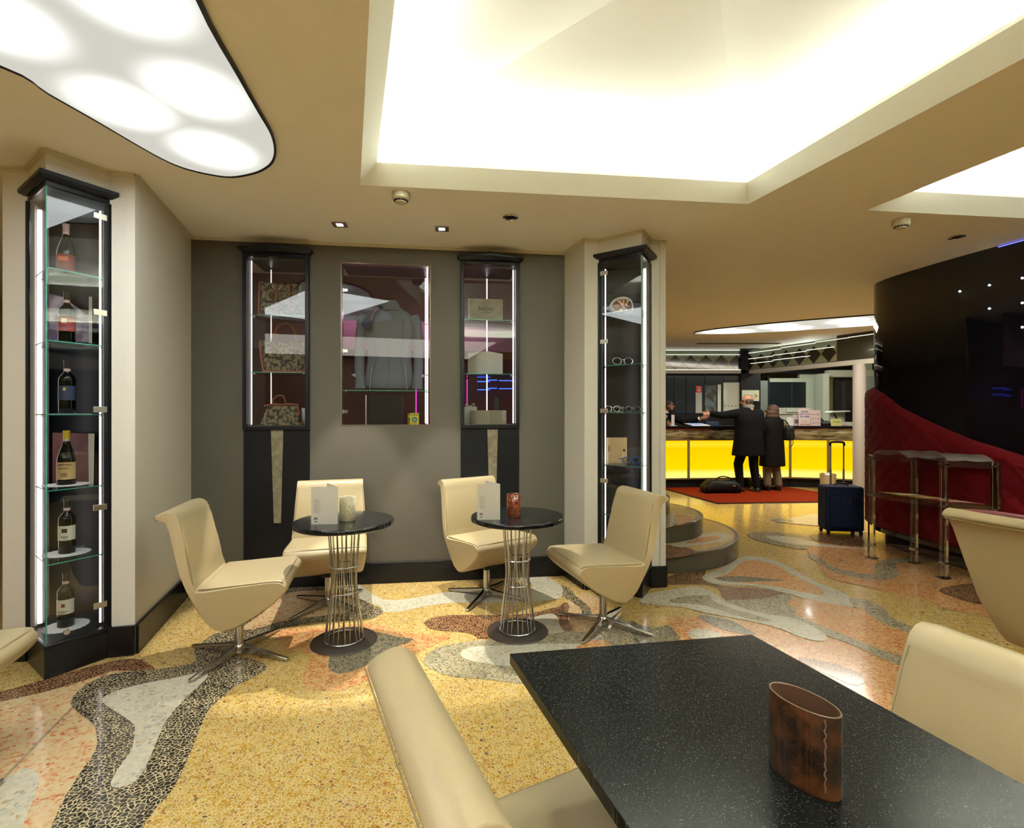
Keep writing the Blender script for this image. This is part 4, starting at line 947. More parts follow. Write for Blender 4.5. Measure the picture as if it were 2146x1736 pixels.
for q in range(4): sc.tube(catmull([(-.055, -.075+q*.02, .70), (-.10, -.092+q*.012, .655), (-.15-.008*q, -.10+.01*q, .60), (-.17-.01*q, -.09+.01*q, .50+.01*q)], 4, False), [.016]*5+[.022]*4+[.030-.002*q]*4, 8)
obj('scarf', sc, M_navy, jk, remesh=.006)
obj('scarf_trim', B().tube(catmull([(-.085, -.105, .67), (-.12, -.118, .63), (-.135, -.118, .575)], 4, False), .006, 6), M_tan, jk)
# eyewear in the right pillar cabinet
SR = [2.14, 1.737, 1.372, .968]; GC = Vector((.865, 4.0))
gg = thing('ski_goggles', 'white ski goggles with amber lens on the top shelf of the eyewear cabinet', 'goggles', (GC.x-.01, GC.y, SR[0]), .15)
fr_pts = catmull([(-.085, 0, .055), (-.06, -.025, .10), (0, -.045, .115), (.06, -.025, .10), (.085, 0, .055), (.065, -.025, .018), (.022, -.042, .012), (0, -.05, .035), (-.022, -.042, .012), (-.065, -.025, .018)], 4)
obj('frame', B().tube(fr_pts, .012, 10, closed=True), mat('white_gloss', (.75, .75, .75), .2, coat=.5), gg)
cc = Vector((0, -.052, .06)); b = B(); vs = [b.bm.verts.new(p+Vector((0, -.008, 0))) for p in fr_pts]; c0 = b.bm.verts.new(cc+Vector((0, -.008, 0)))
for i in range(len(vs)): b.bm.faces.new((vs[i], vs[(i+1) % len(vs)], c0))
obj('lens', b, mat('amber_lens', (.35, .16, .10), .08, .4, coat=.6), gg, sharp=80)
obj('strap', B().tube(catmull([(-.085, 0, .055), (-.09, .05, .05), (0, .11, .04), (.09, .05, .05), (.085, 0, .055)], 5, False), .010, 8), mat('strap_grey', (.4, .4, .42), .6), gg)
obj('stand', B().box(-.04, .04, -.02, .04, 0, .012), M_plast, gg, bevel=.003)
def glasses(px, z, lb, m, sc=1.0, rz=.2, group='spectacles in the pillar cabinet'):
    t = thing('spectacles', lb, 'glasses', (px, GC.y, z), rz, group)
    fr_ = B()
    for s in (-1, 1):
        fr_.tube([(s*.034*sc+.026*sc*cos(a), 0, .026*sc+.020*sc*sin(a)) for a in [2*pi*i/16 for i in range(16)]], .0028*sc, 6, closed=True)
    fr_.tube([(-.01*sc, 0, .032*sc), (0, -.002, .036*sc), (.01*sc, 0, .032*sc)], .0025, 6)
    obj('rim', fr_, m, t)
    for s in (-1, 1):
        obj('lens', B().lathe([(0, -.0006), (.0245*sc, -.0006), (.0245*sc, .0006), (0, .0006)], 20, sy=.8), thin_glass('lens_glass', (.75, .78, .78), 1.5), t).matrix_local = Matrix.Translation((s*.034*sc, 0, .026*sc)) @ Matrix.Rotation(pi/2, 4, 'X')
        obj('temple', B().tube([(s*.060*sc, 0, .034*sc), (s*.064*sc, .06, .034*sc), (s*.062*sc, .12, .020*sc), (s*.060*sc, .135, .004)], .0022*sc, 6), m, t)
    return t
M_silv = mat('silver_frame', (.7, .7, .72), .2, 1)
glasses(.865, SR[1], 'silver spectacles on the second shelf of the eyewear cabinet', M_silv, 1.35, .15)
glasses(.785, SR[2], 'left pair of steel spectacles on the third shelf of the eyewear cabinet', M_silv, 1.1, .35)
glasses(.945, SR[2], 'dark round spectacles at the right of the third eyewear shelf', mat('grey_frame', (.25, .25, .26), .3, .6), 1.0, .15)
glasses(.93, SR[3]+.001, 'blue and orange spectacles in front of the tan book', mat('blue_frame', (.03, .05, .35), .25, coat=.6), 1.2, .15)
hldr = thing('steel_bar', 'flat silver display bar beside the spectacles on the third shelf', 'display bar', (.835, 4.07, SR[2]), .1)
obj('bar', B().box(-.05, .05, -.008, .008, .0, .045), M_silv, hldr, bevel=.002); obj('inset', B().box(-.03, .03, -.0095, -.008, .012, .034), M_blackm, hldr)
bk2 = thing('tan_book', 'upright tan cardboard book in the lower part of the eyewear cabinet', 'book', (.835, 4.06, SR[3]), .12)
M_kr = mat('kraft_board', (.62, .43, .24), .6)
obj('cover', B().box(-.065, .075, -.015, .015, .001, .205), M_kr, bk2, bevel=.002); obj('spine', B().box(-.085, -.0655, -.018, .018, .001, .205), mat('kraft_light', (.72, .54, .34), .6), bk2, bevel=.002)
text('lettering', 'krypton' if False else 'kyme', .02, mat('print_dark', (.05, .04, .035), .6), bk2, root_matrix(bk2) @ Vector((-.075, -.0195, .12)), (0, 0, 1), up=(-1, 0, 0))
obj('clasp', B().ball((.05, -.016, .105), .010, (1, .5, 1), 10), M_blackm, bk2)

# ------------------------------------------------------------------ chairs
M_lea = mat('cream_leather', (.41, .335, .20), .38, bump=(260, .12, .03)); M_seam = mat('leather_seam', (.24, .19, .10), .5)
M_pol = mat('polished_steel', (.50, .48, .44), .18, 1)
def make_chair(label, cat='chair', hwt=.235, hws=.262, hwk=.235, top=.855, m=M_lea, mfront=None, group=None, keel=-.03, prof=None):
    t = thing('swivel_chair', label, cat, (0, 0, 0), 0, group); mf = mfront or m
    k = top/.855
    P = [(-.02, .215), (-.105, .280), (-.165, .40), (-.210, .53), (-.243, .66), (-.266, .76), (-.292, .803), (-.325, .815), (-.338, .832), (-.318, .850), (-.275, .858), (-.236, .838), (-.212, .77), (-.178, .62), (-.150, .475),
         (-.138, .455), (-.05, .458), (.12, .466), (.24, .470), (.278, .460), (.296, .434), (.28, .40), (.21, .335), (.10, .262)]
    P = [tuple(v) for v in catmull(P, 2)]
    if prof: P = prof
    def hw(x, z):
        if z > .46*1: return hws+(hwt-hws)*min(1, (z-.46)/.36)
        return hwk+(hws-hwk)*max(0, min(1, (z-.215)/.24))
    ys = [-1, -.93, -.6, 0, .6, .93, 1]
    b = B(); rings = []
    cx_, cz_ = -.1, .42
    for y in ys:
        ring = []
        for x, z in P:
            z2 = z*k if z > .5 else z
            bul = 0.0
            e = 1-.035*(abs(y) > .99)
            xx, zz = cx_+(x-cx_)*1, z2
            if abs(y) > .99:      # rounded shoulders of the upholstery
                d = Vector((x-(-.09 if z < .5 else -.24), z2-(.38 if z < .5 else z2)))
                if d.length > .05: d = d.normalized()*.012; xx -= d.x; zz -= d.y
            ring.append(Vector((xx, y*hw(x, z), zz)))
        rings.append(ring)
    b.loft(rings); bmesh.ops.triangulate(b.bm, faces=[f for f in b.bm.faces if len(f.verts) > 4])
    shl = obj('shell', b, m, t, sharp=62, bevel=.006, seg=3)
    for x_, z_ in ((-.3405, .828*k), (-.330, .8145*k)):
        h_ = hwt*.965; obj('seam', B().tube([(x_, -h_, z_), (x_, h_, z_)], .0018, 6), M_seam, shl)
    # seat pad and back pad, their piped edges slightly proud
    def pad(name, path, hwf, th, inset, mm):
        bb_ = B(); rr = []
        for i, (x, z) in enumerate(path):
            a, c = Vector(path[max(i-1, 0)]), Vector(path[min(i+1, len(path)-1)]); d = (c-a).normalized(); n = Vector((-d.y, d.x))
            h_ = hwf(x, z)-inset; row = []
            for y, u in ((-1, -.004), (-1, th*.45), (-.985, th*.85), (-.94, th), (-.5, th*1.25), (0, th*1.35), (.5, th*1.25), (.94, th), (.985, th*.85), (1, th*.45), (1, -.004)):
                u2 = (u if u != -.004 else math.copysign(.004, -th)) if 0 < i < len(path)-1 else math.copysign(.002, -th)
                row.append(Vector((x+n.x*u2, y*h_, (z+n.y*u2))))
            rr.append(row)
        bb_.loft(rr); o = obj(name, bb_, mm, t, sharp=55)
        for s in (-1, 1):
            pts = []
            for i, (x, z) in enumerate(path): pts.append(Vector((x, s*(hwf(x, z)-inset+.001), z+.0015)))
            obj('piping', B().tube(pts, .0022, 6), M_seam, o)
        return o
    zt = lambda z: z*k if z > .5 else z
    pad('seat', catmull([(-.130, .456), (-.05, .458), (.12, .466), (.24, .470), (.276, .461)], 3, False), hw, .006, .010, mf)
    pad('backrest', [(-.151, .480), (-.165, .55), (-.178, zt(.62)), (-.195, zt(.69)), (-.212, zt(.77)), (-.224, zt(.81))], lambda x, z: hw(x, z/k if z > .5 else z), -.006, .010, mf)
    obj('column', B().lathe([(.024, .03), (.024, .26)], 24), M_pol, t)
    obj('mount_plate', B().box(-.06, .06, -.05, .05, .215, .232), M_black, t)
    hub = obj('hub', B().lathe([(.034, .012), (.036, .02), (.036, .05), (.028, .062)], 24), M_pol, t)
    return t
def add_legs(t, rot):
    for q in range(4):
        a = rot+q*pi/2; R_ = Matrix.Rotation(a, 4, 'Z')
        b = B(); b.hexa([R_ @ Vector(p) for p in ((.02, -.016, .022), (.325, -.011, .002), (.325, .011, .002), (.02, .016, .022))], [R_ @ Vector(p) for p in ((.02, -.016, .060), (.325, -.011, .018), (.325, .011, .018), (.02, .016, .060))])
        l = obj('leg', b, M_pol, t, bevel=.003); 
        obj('foot', B().lathe([(.010, .0), (.010, .004)], 12, c=((R_ @ Vector((.305, 0, 0))).x, (R_ @ Vector((.305, 0, 0))).y)), M_blackm, l)
def chair(loc, face, legs, label, group='cream leather swivel chairs', **k):
    t = make_chair(label, group=group, **k); f = radians(face); add_legs(t, radians(legs)-f)
    t.location = (loc[0], loc[1], 0); t.rotation_euler = (0, 0, f); return t
chair((-1.545, 2.90), 14, -15, 'cream leather swivel chair left of the left round table, nearest the side wall')
chair((-1.305, 3.64), -74, 62, 'cream leather swivel chair facing forward behind the left round table')
chair((-.19, 3.82), -54, -22, 'cream leather swivel chair turned sideways behind the right round table')
chair((.585, 3.29), 198, -32, 'cream leather swivel chair right of the right round table, by the eyewear cabinet')
chair((.108, .980), 24.5, 70, 'cream leather swivel chair seen from its side at the left edge of the granite table', hwt=.265)
chair((.80, .93), 198, 18, 'cream leather swivel chair close up at the right edge of the granite table')
chair((-2.19, 1.82), 16, 10, 'cream leather swivel chair beside the wine cabinet, only its seat tip in view')
M_fab = mat('tan_fabric', (.30, .235, .13), .8, bump=(400, .3, .06)); M_mar = mat('maroon_leather', (.13, .03, .035), .45)
ch5 = chair((2.56, 2.38), 18, 0, 'wide tan-backed chair with maroon leather front beside the acrylic console', group=None, hwt=.305, hws=.235, hwk=.18, top=.885, m=M_fab, mfront=M_mar)
if 'group' in ch5: del ch5['group']
obj('top_trim', B().tube(catmull([(-.268, -.298, .87), (-.268, -.15, .889), (-.268, 0, .891), (-.268, .15, .889), (-.268, .298, .87)], 4, False), .013, 10), M_mar, ch5)

# ------------------------------------------------------------------ round tables
M_wire = mat('wire_steel', (.52, .54, .58), .18, 1); M_brownm = mat('brown_enamel', (.04, .031, .025), .35)
def granite(name, base, speck, scale, frac, rough, coat, spec=.38):
    m = mat(name, base, rough, coat=coat, spec=spec); nt = m.node_tree; L = nt.links; b = nt.nodes['Principled BSDF']
    tc = nt.nodes.new('ShaderNodeTexCoord'); v = nt.nodes.new('ShaderNodeTexVoronoi'); v.voronoi_dimensions = '2D'; v.inputs['Scale'].default_value = scale
    L.new(tc.outputs['Object'], v.inputs['Vector']); s = nt.nodes.new('ShaderNodeSeparateColor'); L.new(v.outputs['Color'], s.inputs[0])
    a = nt.nodes.new('ShaderNodeMath'); a.operation = 'LESS_THAN'; L.new(s.outputs[0], a.inputs[0]); a.inputs[1].default_value = frac
    r_ = nt.nodes.new('ShaderNodeMath'); r_.operation = 'MULTIPLY'; L.new(s.outputs[1], r_.inputs[0]); r_.inputs[1].default_value = .42
    d = nt.nodes.new('ShaderNodeMath'); d.operation = 'LESS_THAN'; L.new(v.outputs['Distance'], d.inputs[0]); L.new(r_.outputs[0], d.inputs[1])
    k = nt.nodes.new('ShaderNodeMath'); k.operation = 'MULTIPLY'; L.new(a.outputs[0], k.inputs[0]); L.new(d.outputs[0], k.inputs[1])
    mx = nt.nodes.new('ShaderNodeMixRGB'); L.new(k.outputs[0], mx.inputs[0]); mx.inputs[1].default_value = (*base, 1); mx.inputs[2].default_value = (*speck, 1); L.new(mx.outputs[0], b.inputs['Base Color']); return m
M_top = granite('speckled_granite', (.005, .0055, .0065), (.04, .043, .046), 330, .30, .14, .1)
def round_table(loc, label):
    t = thing('round_table', label, 'table', loc, 0, 'round black bistro tables')
    obj('tabletop', B().lathe([(.283, .697), (.290, .702), (.290, .722), (.286, .727)], 72), M_top, t, sharp=40)
    obj('base_plate', B().lathe([(.190, 0), (.192, .004), (.188, .010), (.10, .016)], 64), M_brownm, t, sharp=40)
    zs = [(.695, .093), (.60, .086), (.46, .076), (.37, .072), (.30, .076), (.20, .088), (.02, .110)]
    for j in range(20):
        a = 2*pi*j/20+(.09 if j % 2 else -.05); tw = .10 if j % 2 else -.10
        pts = [Vector((cos(a+tw*(z-.37)*3)*r, sin(a+tw*(z-.37)*3)*r, z)) for z, r in zs]
        obj('wire_rod', B().tube(catmull(pts, 3, False), .0036, 6), M_wire, t)
    for z, r in ((.457, .080), (.302, .080), (.022, .112)):
        obj('wire_ring', B().tube([(cos(2*pi*q/48)*r, sin(2*pi*q/48)*r, z) for q in range(48)], .0042, 6, closed=True), M_wire, t)
    obj('top_plate', B().lathe([(.12, .688), (.12, .696)], 32), M_black, t)
    return t
T1, T2 = (-1.003, 3.06, 0), (.034, 3.20, 0)
rt = round_table(T1, 'round black table on wire cage base, with the white cup')
rt2 = dup(rt, T2, .3, 'round black table on wire cage base, with the brown cup')

def menu(tl, px, Y, label, rz=0):
    x0, x1, y0, y1 = px; p = at(x0, y1, Y); q = at(x1, y1, Y); t = thing('menu_card', label, 'menu', (p.x, p.y, .727), rz, 'menu cards on the round tables')
    w_ = q.x-p.x; h = (y1-y0)/FPX*Y; th = .0015
    obj('front_leaf', B().box(0, w_, 0, th, .0005, h), mat('menu_paper', (.52, .51, .45), .55), t)
    obj('rear_leaf', B().hexa([Vector((w_, 0, .0005)), Vector((w_+.012, .0, .0005)), Vector((.02, .11, .0005)), Vector((0.01, .11, .0005))][:0] or [Vector((w_-.001, .001, .0005)), Vector((w_+.0005, .001, .0005)), Vector((w_*.35+.0005, .12, .0005)), Vector((w_*.35-.001, .12, .0005))],
        [Vector((w_-.001, .001, h)), Vector((w_+.0005, .001, h)), Vector((w_*.35+.0005, .12, h*1.03)), Vector((w_*.35-.001, .12, h*1.03))]), mat('menu_paper', (.52, .51, .45), .55), t)
    pg = mat('print_pale', (.30, .28, .24), .6)
    g = B()
    for blk in range(3):
        for r in range(5):
            z = h*(.66-.125*blk)-r*.0052; g.box(w_*.1, w_*(.28+.05*((r*7+blk*3) % 3)), -.0006, 0, z, z+.0018)
    obj('printed_lines', g, pg, t)
    obj('printed_emblem', B().box(w_*.1, w_*.24, -.0006, 0, h*.135, h*.175), mat('emblem_blue', (.08, .12, .2), .6), t)
    obj('printed_emblem', B().box(w_*.1, w_*.24, -.0006, 0, h*.175, h*.20), mat('emblem_pink', (.5, .25, .22), .6), t)
    obj('printed_name', B().box(w_*.11, w_*.22, -.0006, 0, h*.07, h*.09), mat('print_dark', (.05, .04, .035), .6), t)
menu(T1, (652, 707, 1020, 1099), 2.93, 'white menu card standing beside the white cup on the left table', .04)
menu(T2, (1000, 1048, 1013, 1088), 3.06, 'white menu card standing beside the brown cup on the right table', .02)
def cup(loc, r, h, m, mi, label, rim=None):
    t = thing('candle_cup', label, 'candle holder', loc, 0, 'candle cups on the round tables')
    obj('vessel', B().lathe([(r*.93, .0005), (r, .006), (r, h-.002), (r-.002, h), (r-.005, h-.002), (r-.006, .012), (0, .012)], 40, close=False), m, t, sharp=50)
    obj('rim', B().tube([(cos(2*pi*q/40)*(r-.002), sin(2*pi*q/40)*(r-.002), h) for q in range(40)], .0016, 6, closed=True), mi, t)
    obj('candle', B().lathe([(.018, .012), (.018, .045), (0, .046)], 20), mat('candle_wax', (.75, .70, .58), .5), t)
    return t
M_crk = noise_mat('crackle_white', (.66, .64, .53), (.80, .78, .66), 90, .35, .6, .5)
M_mos = noise_mat('brown_mosaic', (.25, .11, .06), (.55, .27, .14), 210, .1, .8, .25, kind='cell', coat=.6)
pc = at(725, 1088, 3.02); c1 = cup((pc.x, 3.05, .727), .046, .138, M_crk, mat('rim_white', (.6, .58, .5), .3), 'white crackled glass candle cup on the left round table')
for dx, z in ((.012, .022), (.030, .020), (.014, .030)): obj('gold_fleck', B().ball((dx, -sqrt(.046**2-dx**2), z), .004, (1, .3, 1.2), 8), M_brass, c1)
pc = at(1077, 1076, 3.15); cup((pc.x, 3.17, .727), .044, .137, M_mos, mat('rim_brown', (.15, .06, .04), .3), 'small brown mosaic candle cup on the right round table')

# ------------------------------------------------------------------ granite table in front
ta = Vector((-.006, 1.325)); tb = Vector((.674, 1.44)); e1 = Vector((.325, -1.0)); e2 = Vector((.312, -1.0)); Lt = 1.02
tp = [ta, tb, tb+e2*Lt, ta+e1*Lt]; cen_ = sum(tp, Vector((0, 0)))/4
gt = thing('granite_table', 'large rectangular speckled black granite table in front', 'table', (cen_.x, cen_.y, 0))
obj('tabletop', B().prism(tp, .713, .740), granite('speckled_granite_fine', (.006, .0065, .006), (.035, .039, .035), 330, .40, .24, .0, .12), gt, world=True, bevel=.0015)
for f in (.32, .72):
    m_ = ta.lerp(tb, .5)+Vector((.318, -1))*Lt*f
    obj('column', B().lathe([(.035, .02), (.035, .705)], 24, c=(m_.x, m_.y)), M_pol, gt, world=True)
    obj('foot_plate', B().lathe([(.12, 0), (.12, .008), (.04, .02)], 40, c=(m_.x, m_.y)), M_brownm, gt, world=True)
    obj('top_plate', B().lathe([(.14, .705), (.14, .713)], 32, c=(m_.x, m_.y)), M_black, gt, world=True)
# brown oval vessel
vs_ = thing('oval_candle_holder', 'oval brown shagreen candle holder standing on the granite table', 'candle holder', (.497, .872, .740), radians(-62))
vm = bpy.data.materials.new('shagreen'); vm.use_nodes = True; nt = vm.node_tree; bs = nt.nodes['Principled BSDF']; bs.inputs['Roughness'].default_value = .3; bs.inputs['Coat Weight'].default_value = .5
tc = nt.nodes.new('ShaderNodeTexCoord'); v = nt.nodes.new('ShaderNodeTexVoronoi'); v.inputs['Scale'].default_value = 520; v.inputs['Randomness'].default_value = .55
nz = nt.nodes.new('ShaderNodeTexNoise'); nz.inputs['Scale'].default_value = 26; nz.inputs['Detail'].default_value = 5
r1 = nt.nodes.new('ShaderNodeValToRGB'); r1.color_ramp.elements[0].position = .42; r1.color_ramp.elements[0].color = (.012, .006, .004, 1); r1.color_ramp.elements[1].position = .66; r1.color_ramp.elements[1].color = (.11, .037, .010, 1)
r2 = nt.nodes.new('ShaderNodeValToRGB'); r2.color_ramp.elements[0].position = .28; r2.color_ramp.elements[0].color = (1, 1, 1, 1); r2.color_ramp.elements[1].position = .42; r2.color_ramp.elements[1].color = (0, 0, 0, 1)
mx = nt.nodes.new('ShaderNodeMixRGB'); mx.inputs[2].default_value = (.20, .11, .055, 1); ml = nt.nodes.new('ShaderNodeMath'); ml.operation = 'MULTIPLY'; ml.inputs[1].default_value = .45
nt.links.new(tc.outputs['Object'], v.inputs['Vector']); nt.links.new(tc.outputs['Object'], nz.inputs['Vector']); nt.links.new(nz.outputs['Fac'], r1.inputs[0]); nt.links.new(v.outputs['Distance'], r2.inputs[0])
nt.links.new(r2.outputs[0], ml.inputs[0]); nt.links.new(ml.outputs[0], mx.inputs[0]); nt.links.new(r1.outputs[0], mx.inputs[1]); nt.links.new(mx.outputs[0], bs.inputs['Base Color'])
obj('vessel', B().lathe([(.97, 0), (1, .004), (1, .133)], 64, sx=.061, sy=.033, close=False), vm, vs_, sharp=60)
obj('inner_wall', B().lathe([(.0, .010), (.94, .010), (.94, .133), (1, .1335)], 64, sx=.061, sy=.033, close=False), mat('vessel_inside', (.10, .052, .03), .45), vs_, sharp=60)
obj('rim', B().tube([(cos(2*pi*q/64)*.0592, sin(2*pi*q/64)*.0315, .134) for q in range(64)], .0011, 6, closed=True), mat('rim_worn', (.20, .13, .085), .3, coat=.5), vs_)
se = B(); pp = []
for k in range(26):
    a = radians(-38)+.02*sin(k*1.7)+.015*sin(k*4.1); pp.append((cos(a)*.0613, sin(a)*.0333, .012+.118*k/25))
se.tube(pp, [.0008+.0009*abs(sin(k*2.3)) for k in range(26)], 6); obj('worn_seam', se, mat('seam_pale', (.20, .11, .065), .5), vs_)

# ------------------------------------------------------------------ acrylic console
M_acr = mat('clear_acrylic', (.93, .93, .90), .02, trans=1, ior=1.49)
PA, PB, PC, PD = Vector((3.385, 4.82)), Vector((3.70, 4.72)), Vector((3.568, 4.23)), Vector((3.92, 4.18))
con = thing('acrylic_console', 'clear acrylic console table with three levels against the velvet wall', 'console table', ((PA+PD).x/2, (PA+PD).y/2, 0))
PB = Vector((3.66, 4.66)); PD = Vector((3.845, 4.07))
dA = (PC-PA).normalized(); dB = Vector((-dA.y, dA.x))
for P in (PA, PB, PC, PD):
    M_ = Matrix.Translation((P.x, P.y, 0)) @ Matrix.Rotation(atan2(dA.y, dA.x), 4, 'Z')
    l = obj('leg', B().box(-.022, .022, -.022, .022, .012, .975, M_), M_acr, con, world=True, bevel=.002)
    obj('foot', B().box(-.038, .038, -.038, .038, 0, .012, M_), M_acr, l, world=True, bevel=.002)
    for z in (.13, .60, .945):
        s_ = B().box(-.027, .027, -.027, .027, z-.008, z+.008, M_)
        obj('clamp', s_, M_chrome, l, world=True)
for z in (.13, .60, .945):
    for a, c in ((PA, PB), (PB, PD), (PD, PC), (PC, PA)):
        d_ = (c-a).normalized(); obj('rail', B().plate(a+d_*.02, c-d_*.02, z-.022, z+.022, .008), M_acr, con, world=True)
for z in (.625, .970):
    obj('shelf', B().prism([PA+(PA-PD)*.03, PB, PD, PC], z-.004, z+.006), thin_glass('acrylic_sheet', (.93, .94, .92), 1.5, .03, 1.3), con, world=True)
# printed sheets on the middle shelf
for i, (f0, f1, col, lb) in enumerate(((.04, .36, (.62, .60, .10), 'yellow-green brochure lying at the far end of the console shelf'), (.38, .66, (.70, .40, .10), 'amber brochure in the middle of the console shelf'), (.68, .95, (.62, .17, .05), 'red-orange brochure at the near end of the console shelf'))):
    q = [PA.lerp(PC, f0), PA.lerp(PC, f1), PB.lerp(PD, f1), PB.lerp(PD, f0)]; cc_ = sum(q, Vector((0, 0)))/4; q = [cc_+(p-cc_)*.86 for p in q]
    br = thing('brochure', lb, 'brochure', (cc_.x, cc_.y, .632), 0, 'brochures on the acrylic console')
    obj('cover', B().prism(q, .632, .636), noise_mat('brochure_%d' % i, col, tuple(c_*.6 for c_ in col), 14), br, world=True)
    obj('title_band', B().prism([cc_+(p-cc_)*s_ for p, s_ in zip(q, (.5, .5, .7, .7))], .6361, .6366), mat('pale_band', (.7, .65, .5), .5), br, world=True)
ob = thing('acrylic_open_book', 'rippled clear acrylic holder shaped like an open book on the console', 'book stand', ((PA+PD).x/2, (PA+PD).y/2, .977))
b = B(); rings = []
ux = (PC-PA)*1.02; vx = (PB-PA)
for i in range(25):
    f = i/24; zz = .045*abs(sin(2*pi*f))**.6*(1 if abs(f-.5) > .03 else .3)+.004+.006*sin(f*23)
    ring = []
    for th in (0, .004):
        for j in (range(9) if th == 0 else range(8, -1, -1)):
            g = .04+.9*j/8; p = PA+ux*f+vx*g; ring.append(Vector((p.x, p.y, .978+zz+th+.004*sin(g*13+f*9))))
    rings.append(ring)
b.loft(rings); obj('pages', b, mat('rippled_acrylic', (.9, .9, .86), .12, trans=.88, ior=1.4), ob, world=True, sharp=60)
obj('spine', B().tube([tuple(PA+ux*.5+vx*.05)+(.986,), tuple(PA+ux*.5+vx*.95)+(.986,)], .004, 8), M_acr, ob, world=True)

# ------------------------------------------------------------------ blue suitcase
sx_, sy_ = 3.80, 5.80
su = thing('blue_suitcase', 'upright navy blue trolley suitcase with its handle pulled out', 'suitcase', (3.76, 5.86, 0), radians(-8))
M_blu = mat('navy_fabric', (.005, .011, .036), .75, spec=.2, bump=(300, .3, .1))
obj('case', B().box(-.20, .20, -.125, .125, .035, .545), M_blu, su, bevel=.035, seg=4)
obj('front_pocket', B().box(-.165, .165, -.150, -.12, .08, .44), M_blu, su, bevel=.02, seg=3)
obj('zip', B().tube(catmull([(-.15, -.152, .40), (0, -.154, .425), (.15, -.152, .40)], 4, False), .003, 6), M_blackm, su)
obj('zip', B().tube([(-.203, -.09, .06), (-.203, -.09, .52)], .004, 6), M_blackm, su)
for x in (-.05, .03): obj('zip_pull', B().box(x-.005, x+.005, -.162, -.155, .36, .40), M_steel, su)
obj('grab_handle', B().tube(catmull([(-.07, -.02, .54), (-.05, -.02, .565), (.05, -.02, .565), (.07, -.02, .54)], 4, False), .010, 8), M_blackm, su)
for x in (-.17, .17):
    for y in (-.09, .09):
        obj('wheel', B().tube([(x-.012, y, .022), (x+.012, y, .022)], .022, 14), M_blackm, su)
pl2 = obj('pull_handle', B().tube(catmull([(-.075, .08, .99), (-.072, .08, 1.025), (-.04, .08, 1.035), (.04, .08, 1.035), (.072, .08, 1.025), (.075, .08, .99)], 4, False), .013, 8), M_blackm, su)
for x in (-.07, .07): obj('pole', B().tube([(x, .08, .54), (x, .08, 1.0)], .008, 8), mat('grey_pole', (.25, .22, .2), .3, .8), pl2); obj('pole', B().tube([(x, .08, .54), (x, .08, .72)], .011, 8), mat('grey_pole', (.25, .22, .2), .3, .8), pl2)

# ------------------------------------------------------------------ reception: carpet, counter, office wall behind
M_car = mat('red_carpet', (.17, .014, .001), .95, spec=.1, bump=(200, .4, .12))
cp = [fl(x, y) for x, y in ((1385, 1024), (1503, 1057), (1765, 1053), (1742, 1036), (1640, 1021), (1420, 1020))]
rug = thing('entrance_mat', 'red-orange carpet mat with dark border before the glowing yellow counter', 'carpet', (4.2, 8.6, 0))
cc = sum(cp, Vector())/len(cp)
obj('border', B().prism([p.xy for p in cp], .005, .010), M_blackm, rug, world=True)
obj('pile', B().prism([(cc+(p-cc)*.975).xy for p in cp], .009, .014), M_car, rug, world=True)

ym = bpy.data.materials.new('yellow_backlit'); ym.use_nodes = True; nt = ym.node_tree; nt.nodes.clear()
o_ = nt.nodes.new('ShaderNodeOutputMaterial'); em = nt.nodes.new('ShaderNodeEmission'); tc = nt.nodes.new('ShaderNodeTexCoord'); sp_ = nt.nodes.new('ShaderNodeSeparateXYZ')
rp = nt.nodes.new('ShaderNodeValToRGB'); rp.color_ramp.elements[0].position = .0; rp.color_ramp.elements[0].color = (1, .80, .22, 1)
for p, c in ((.12, (1, .82, .16, 1)), (.24, (1, .62, .0, 1)), (.78, (1, .54, .0, 1)), (.90, (1, .66, .02, 1))): e = rp.color_ramp.elements.new(p); e.color = c
rp.color_ramp.elements[-1].position = 1; rp.color_ramp.elements[-1].color = (1, .54, .0, 1)
nt.links.new(tc.outputs['Generated'], sp_.inputs[0]); nt.links.new(sp_.outputs['Z'], rp.inputs[0]); nt.links.new(rp.outputs[0], em.inputs[0]); em.inputs[1].default_value = .50; nt.links.new(em.outputs[0], o_.inputs[0])
F = [Vector(p) for p in ((1.9, 9.22), (3.215, 9.35), (4.19, 9.42), (5.16, 9.5), (5.777, 9.35), (6.53, 8.95))]
F[1] = Vector(((1443-CX)/FPX*9.35, 9.35)); F[3] = Vector(((1656-CX)/FPX*9.5, 9.5)); F[4] = Vector(((1736-CX)/FPX*9.35, 9.35))
ct = thing('reception_counter', 'reception counter with glowing yellow panels and black top', 'counter', (4.2, 9.7, 0))
M_band = noise_mat('hammered_metal', (.34, .30, .20), (.80, .76, .58), 5, .35, .7, .30, 5, .7, mapping=(1, 1, 6)); M_prof = mat('panel_profile', (.35, .28, .12), .35, .7)
def back(P, s): return [Vector((p.x-.05, p.y+s)) for p in P]
Bk = back(F, .66)
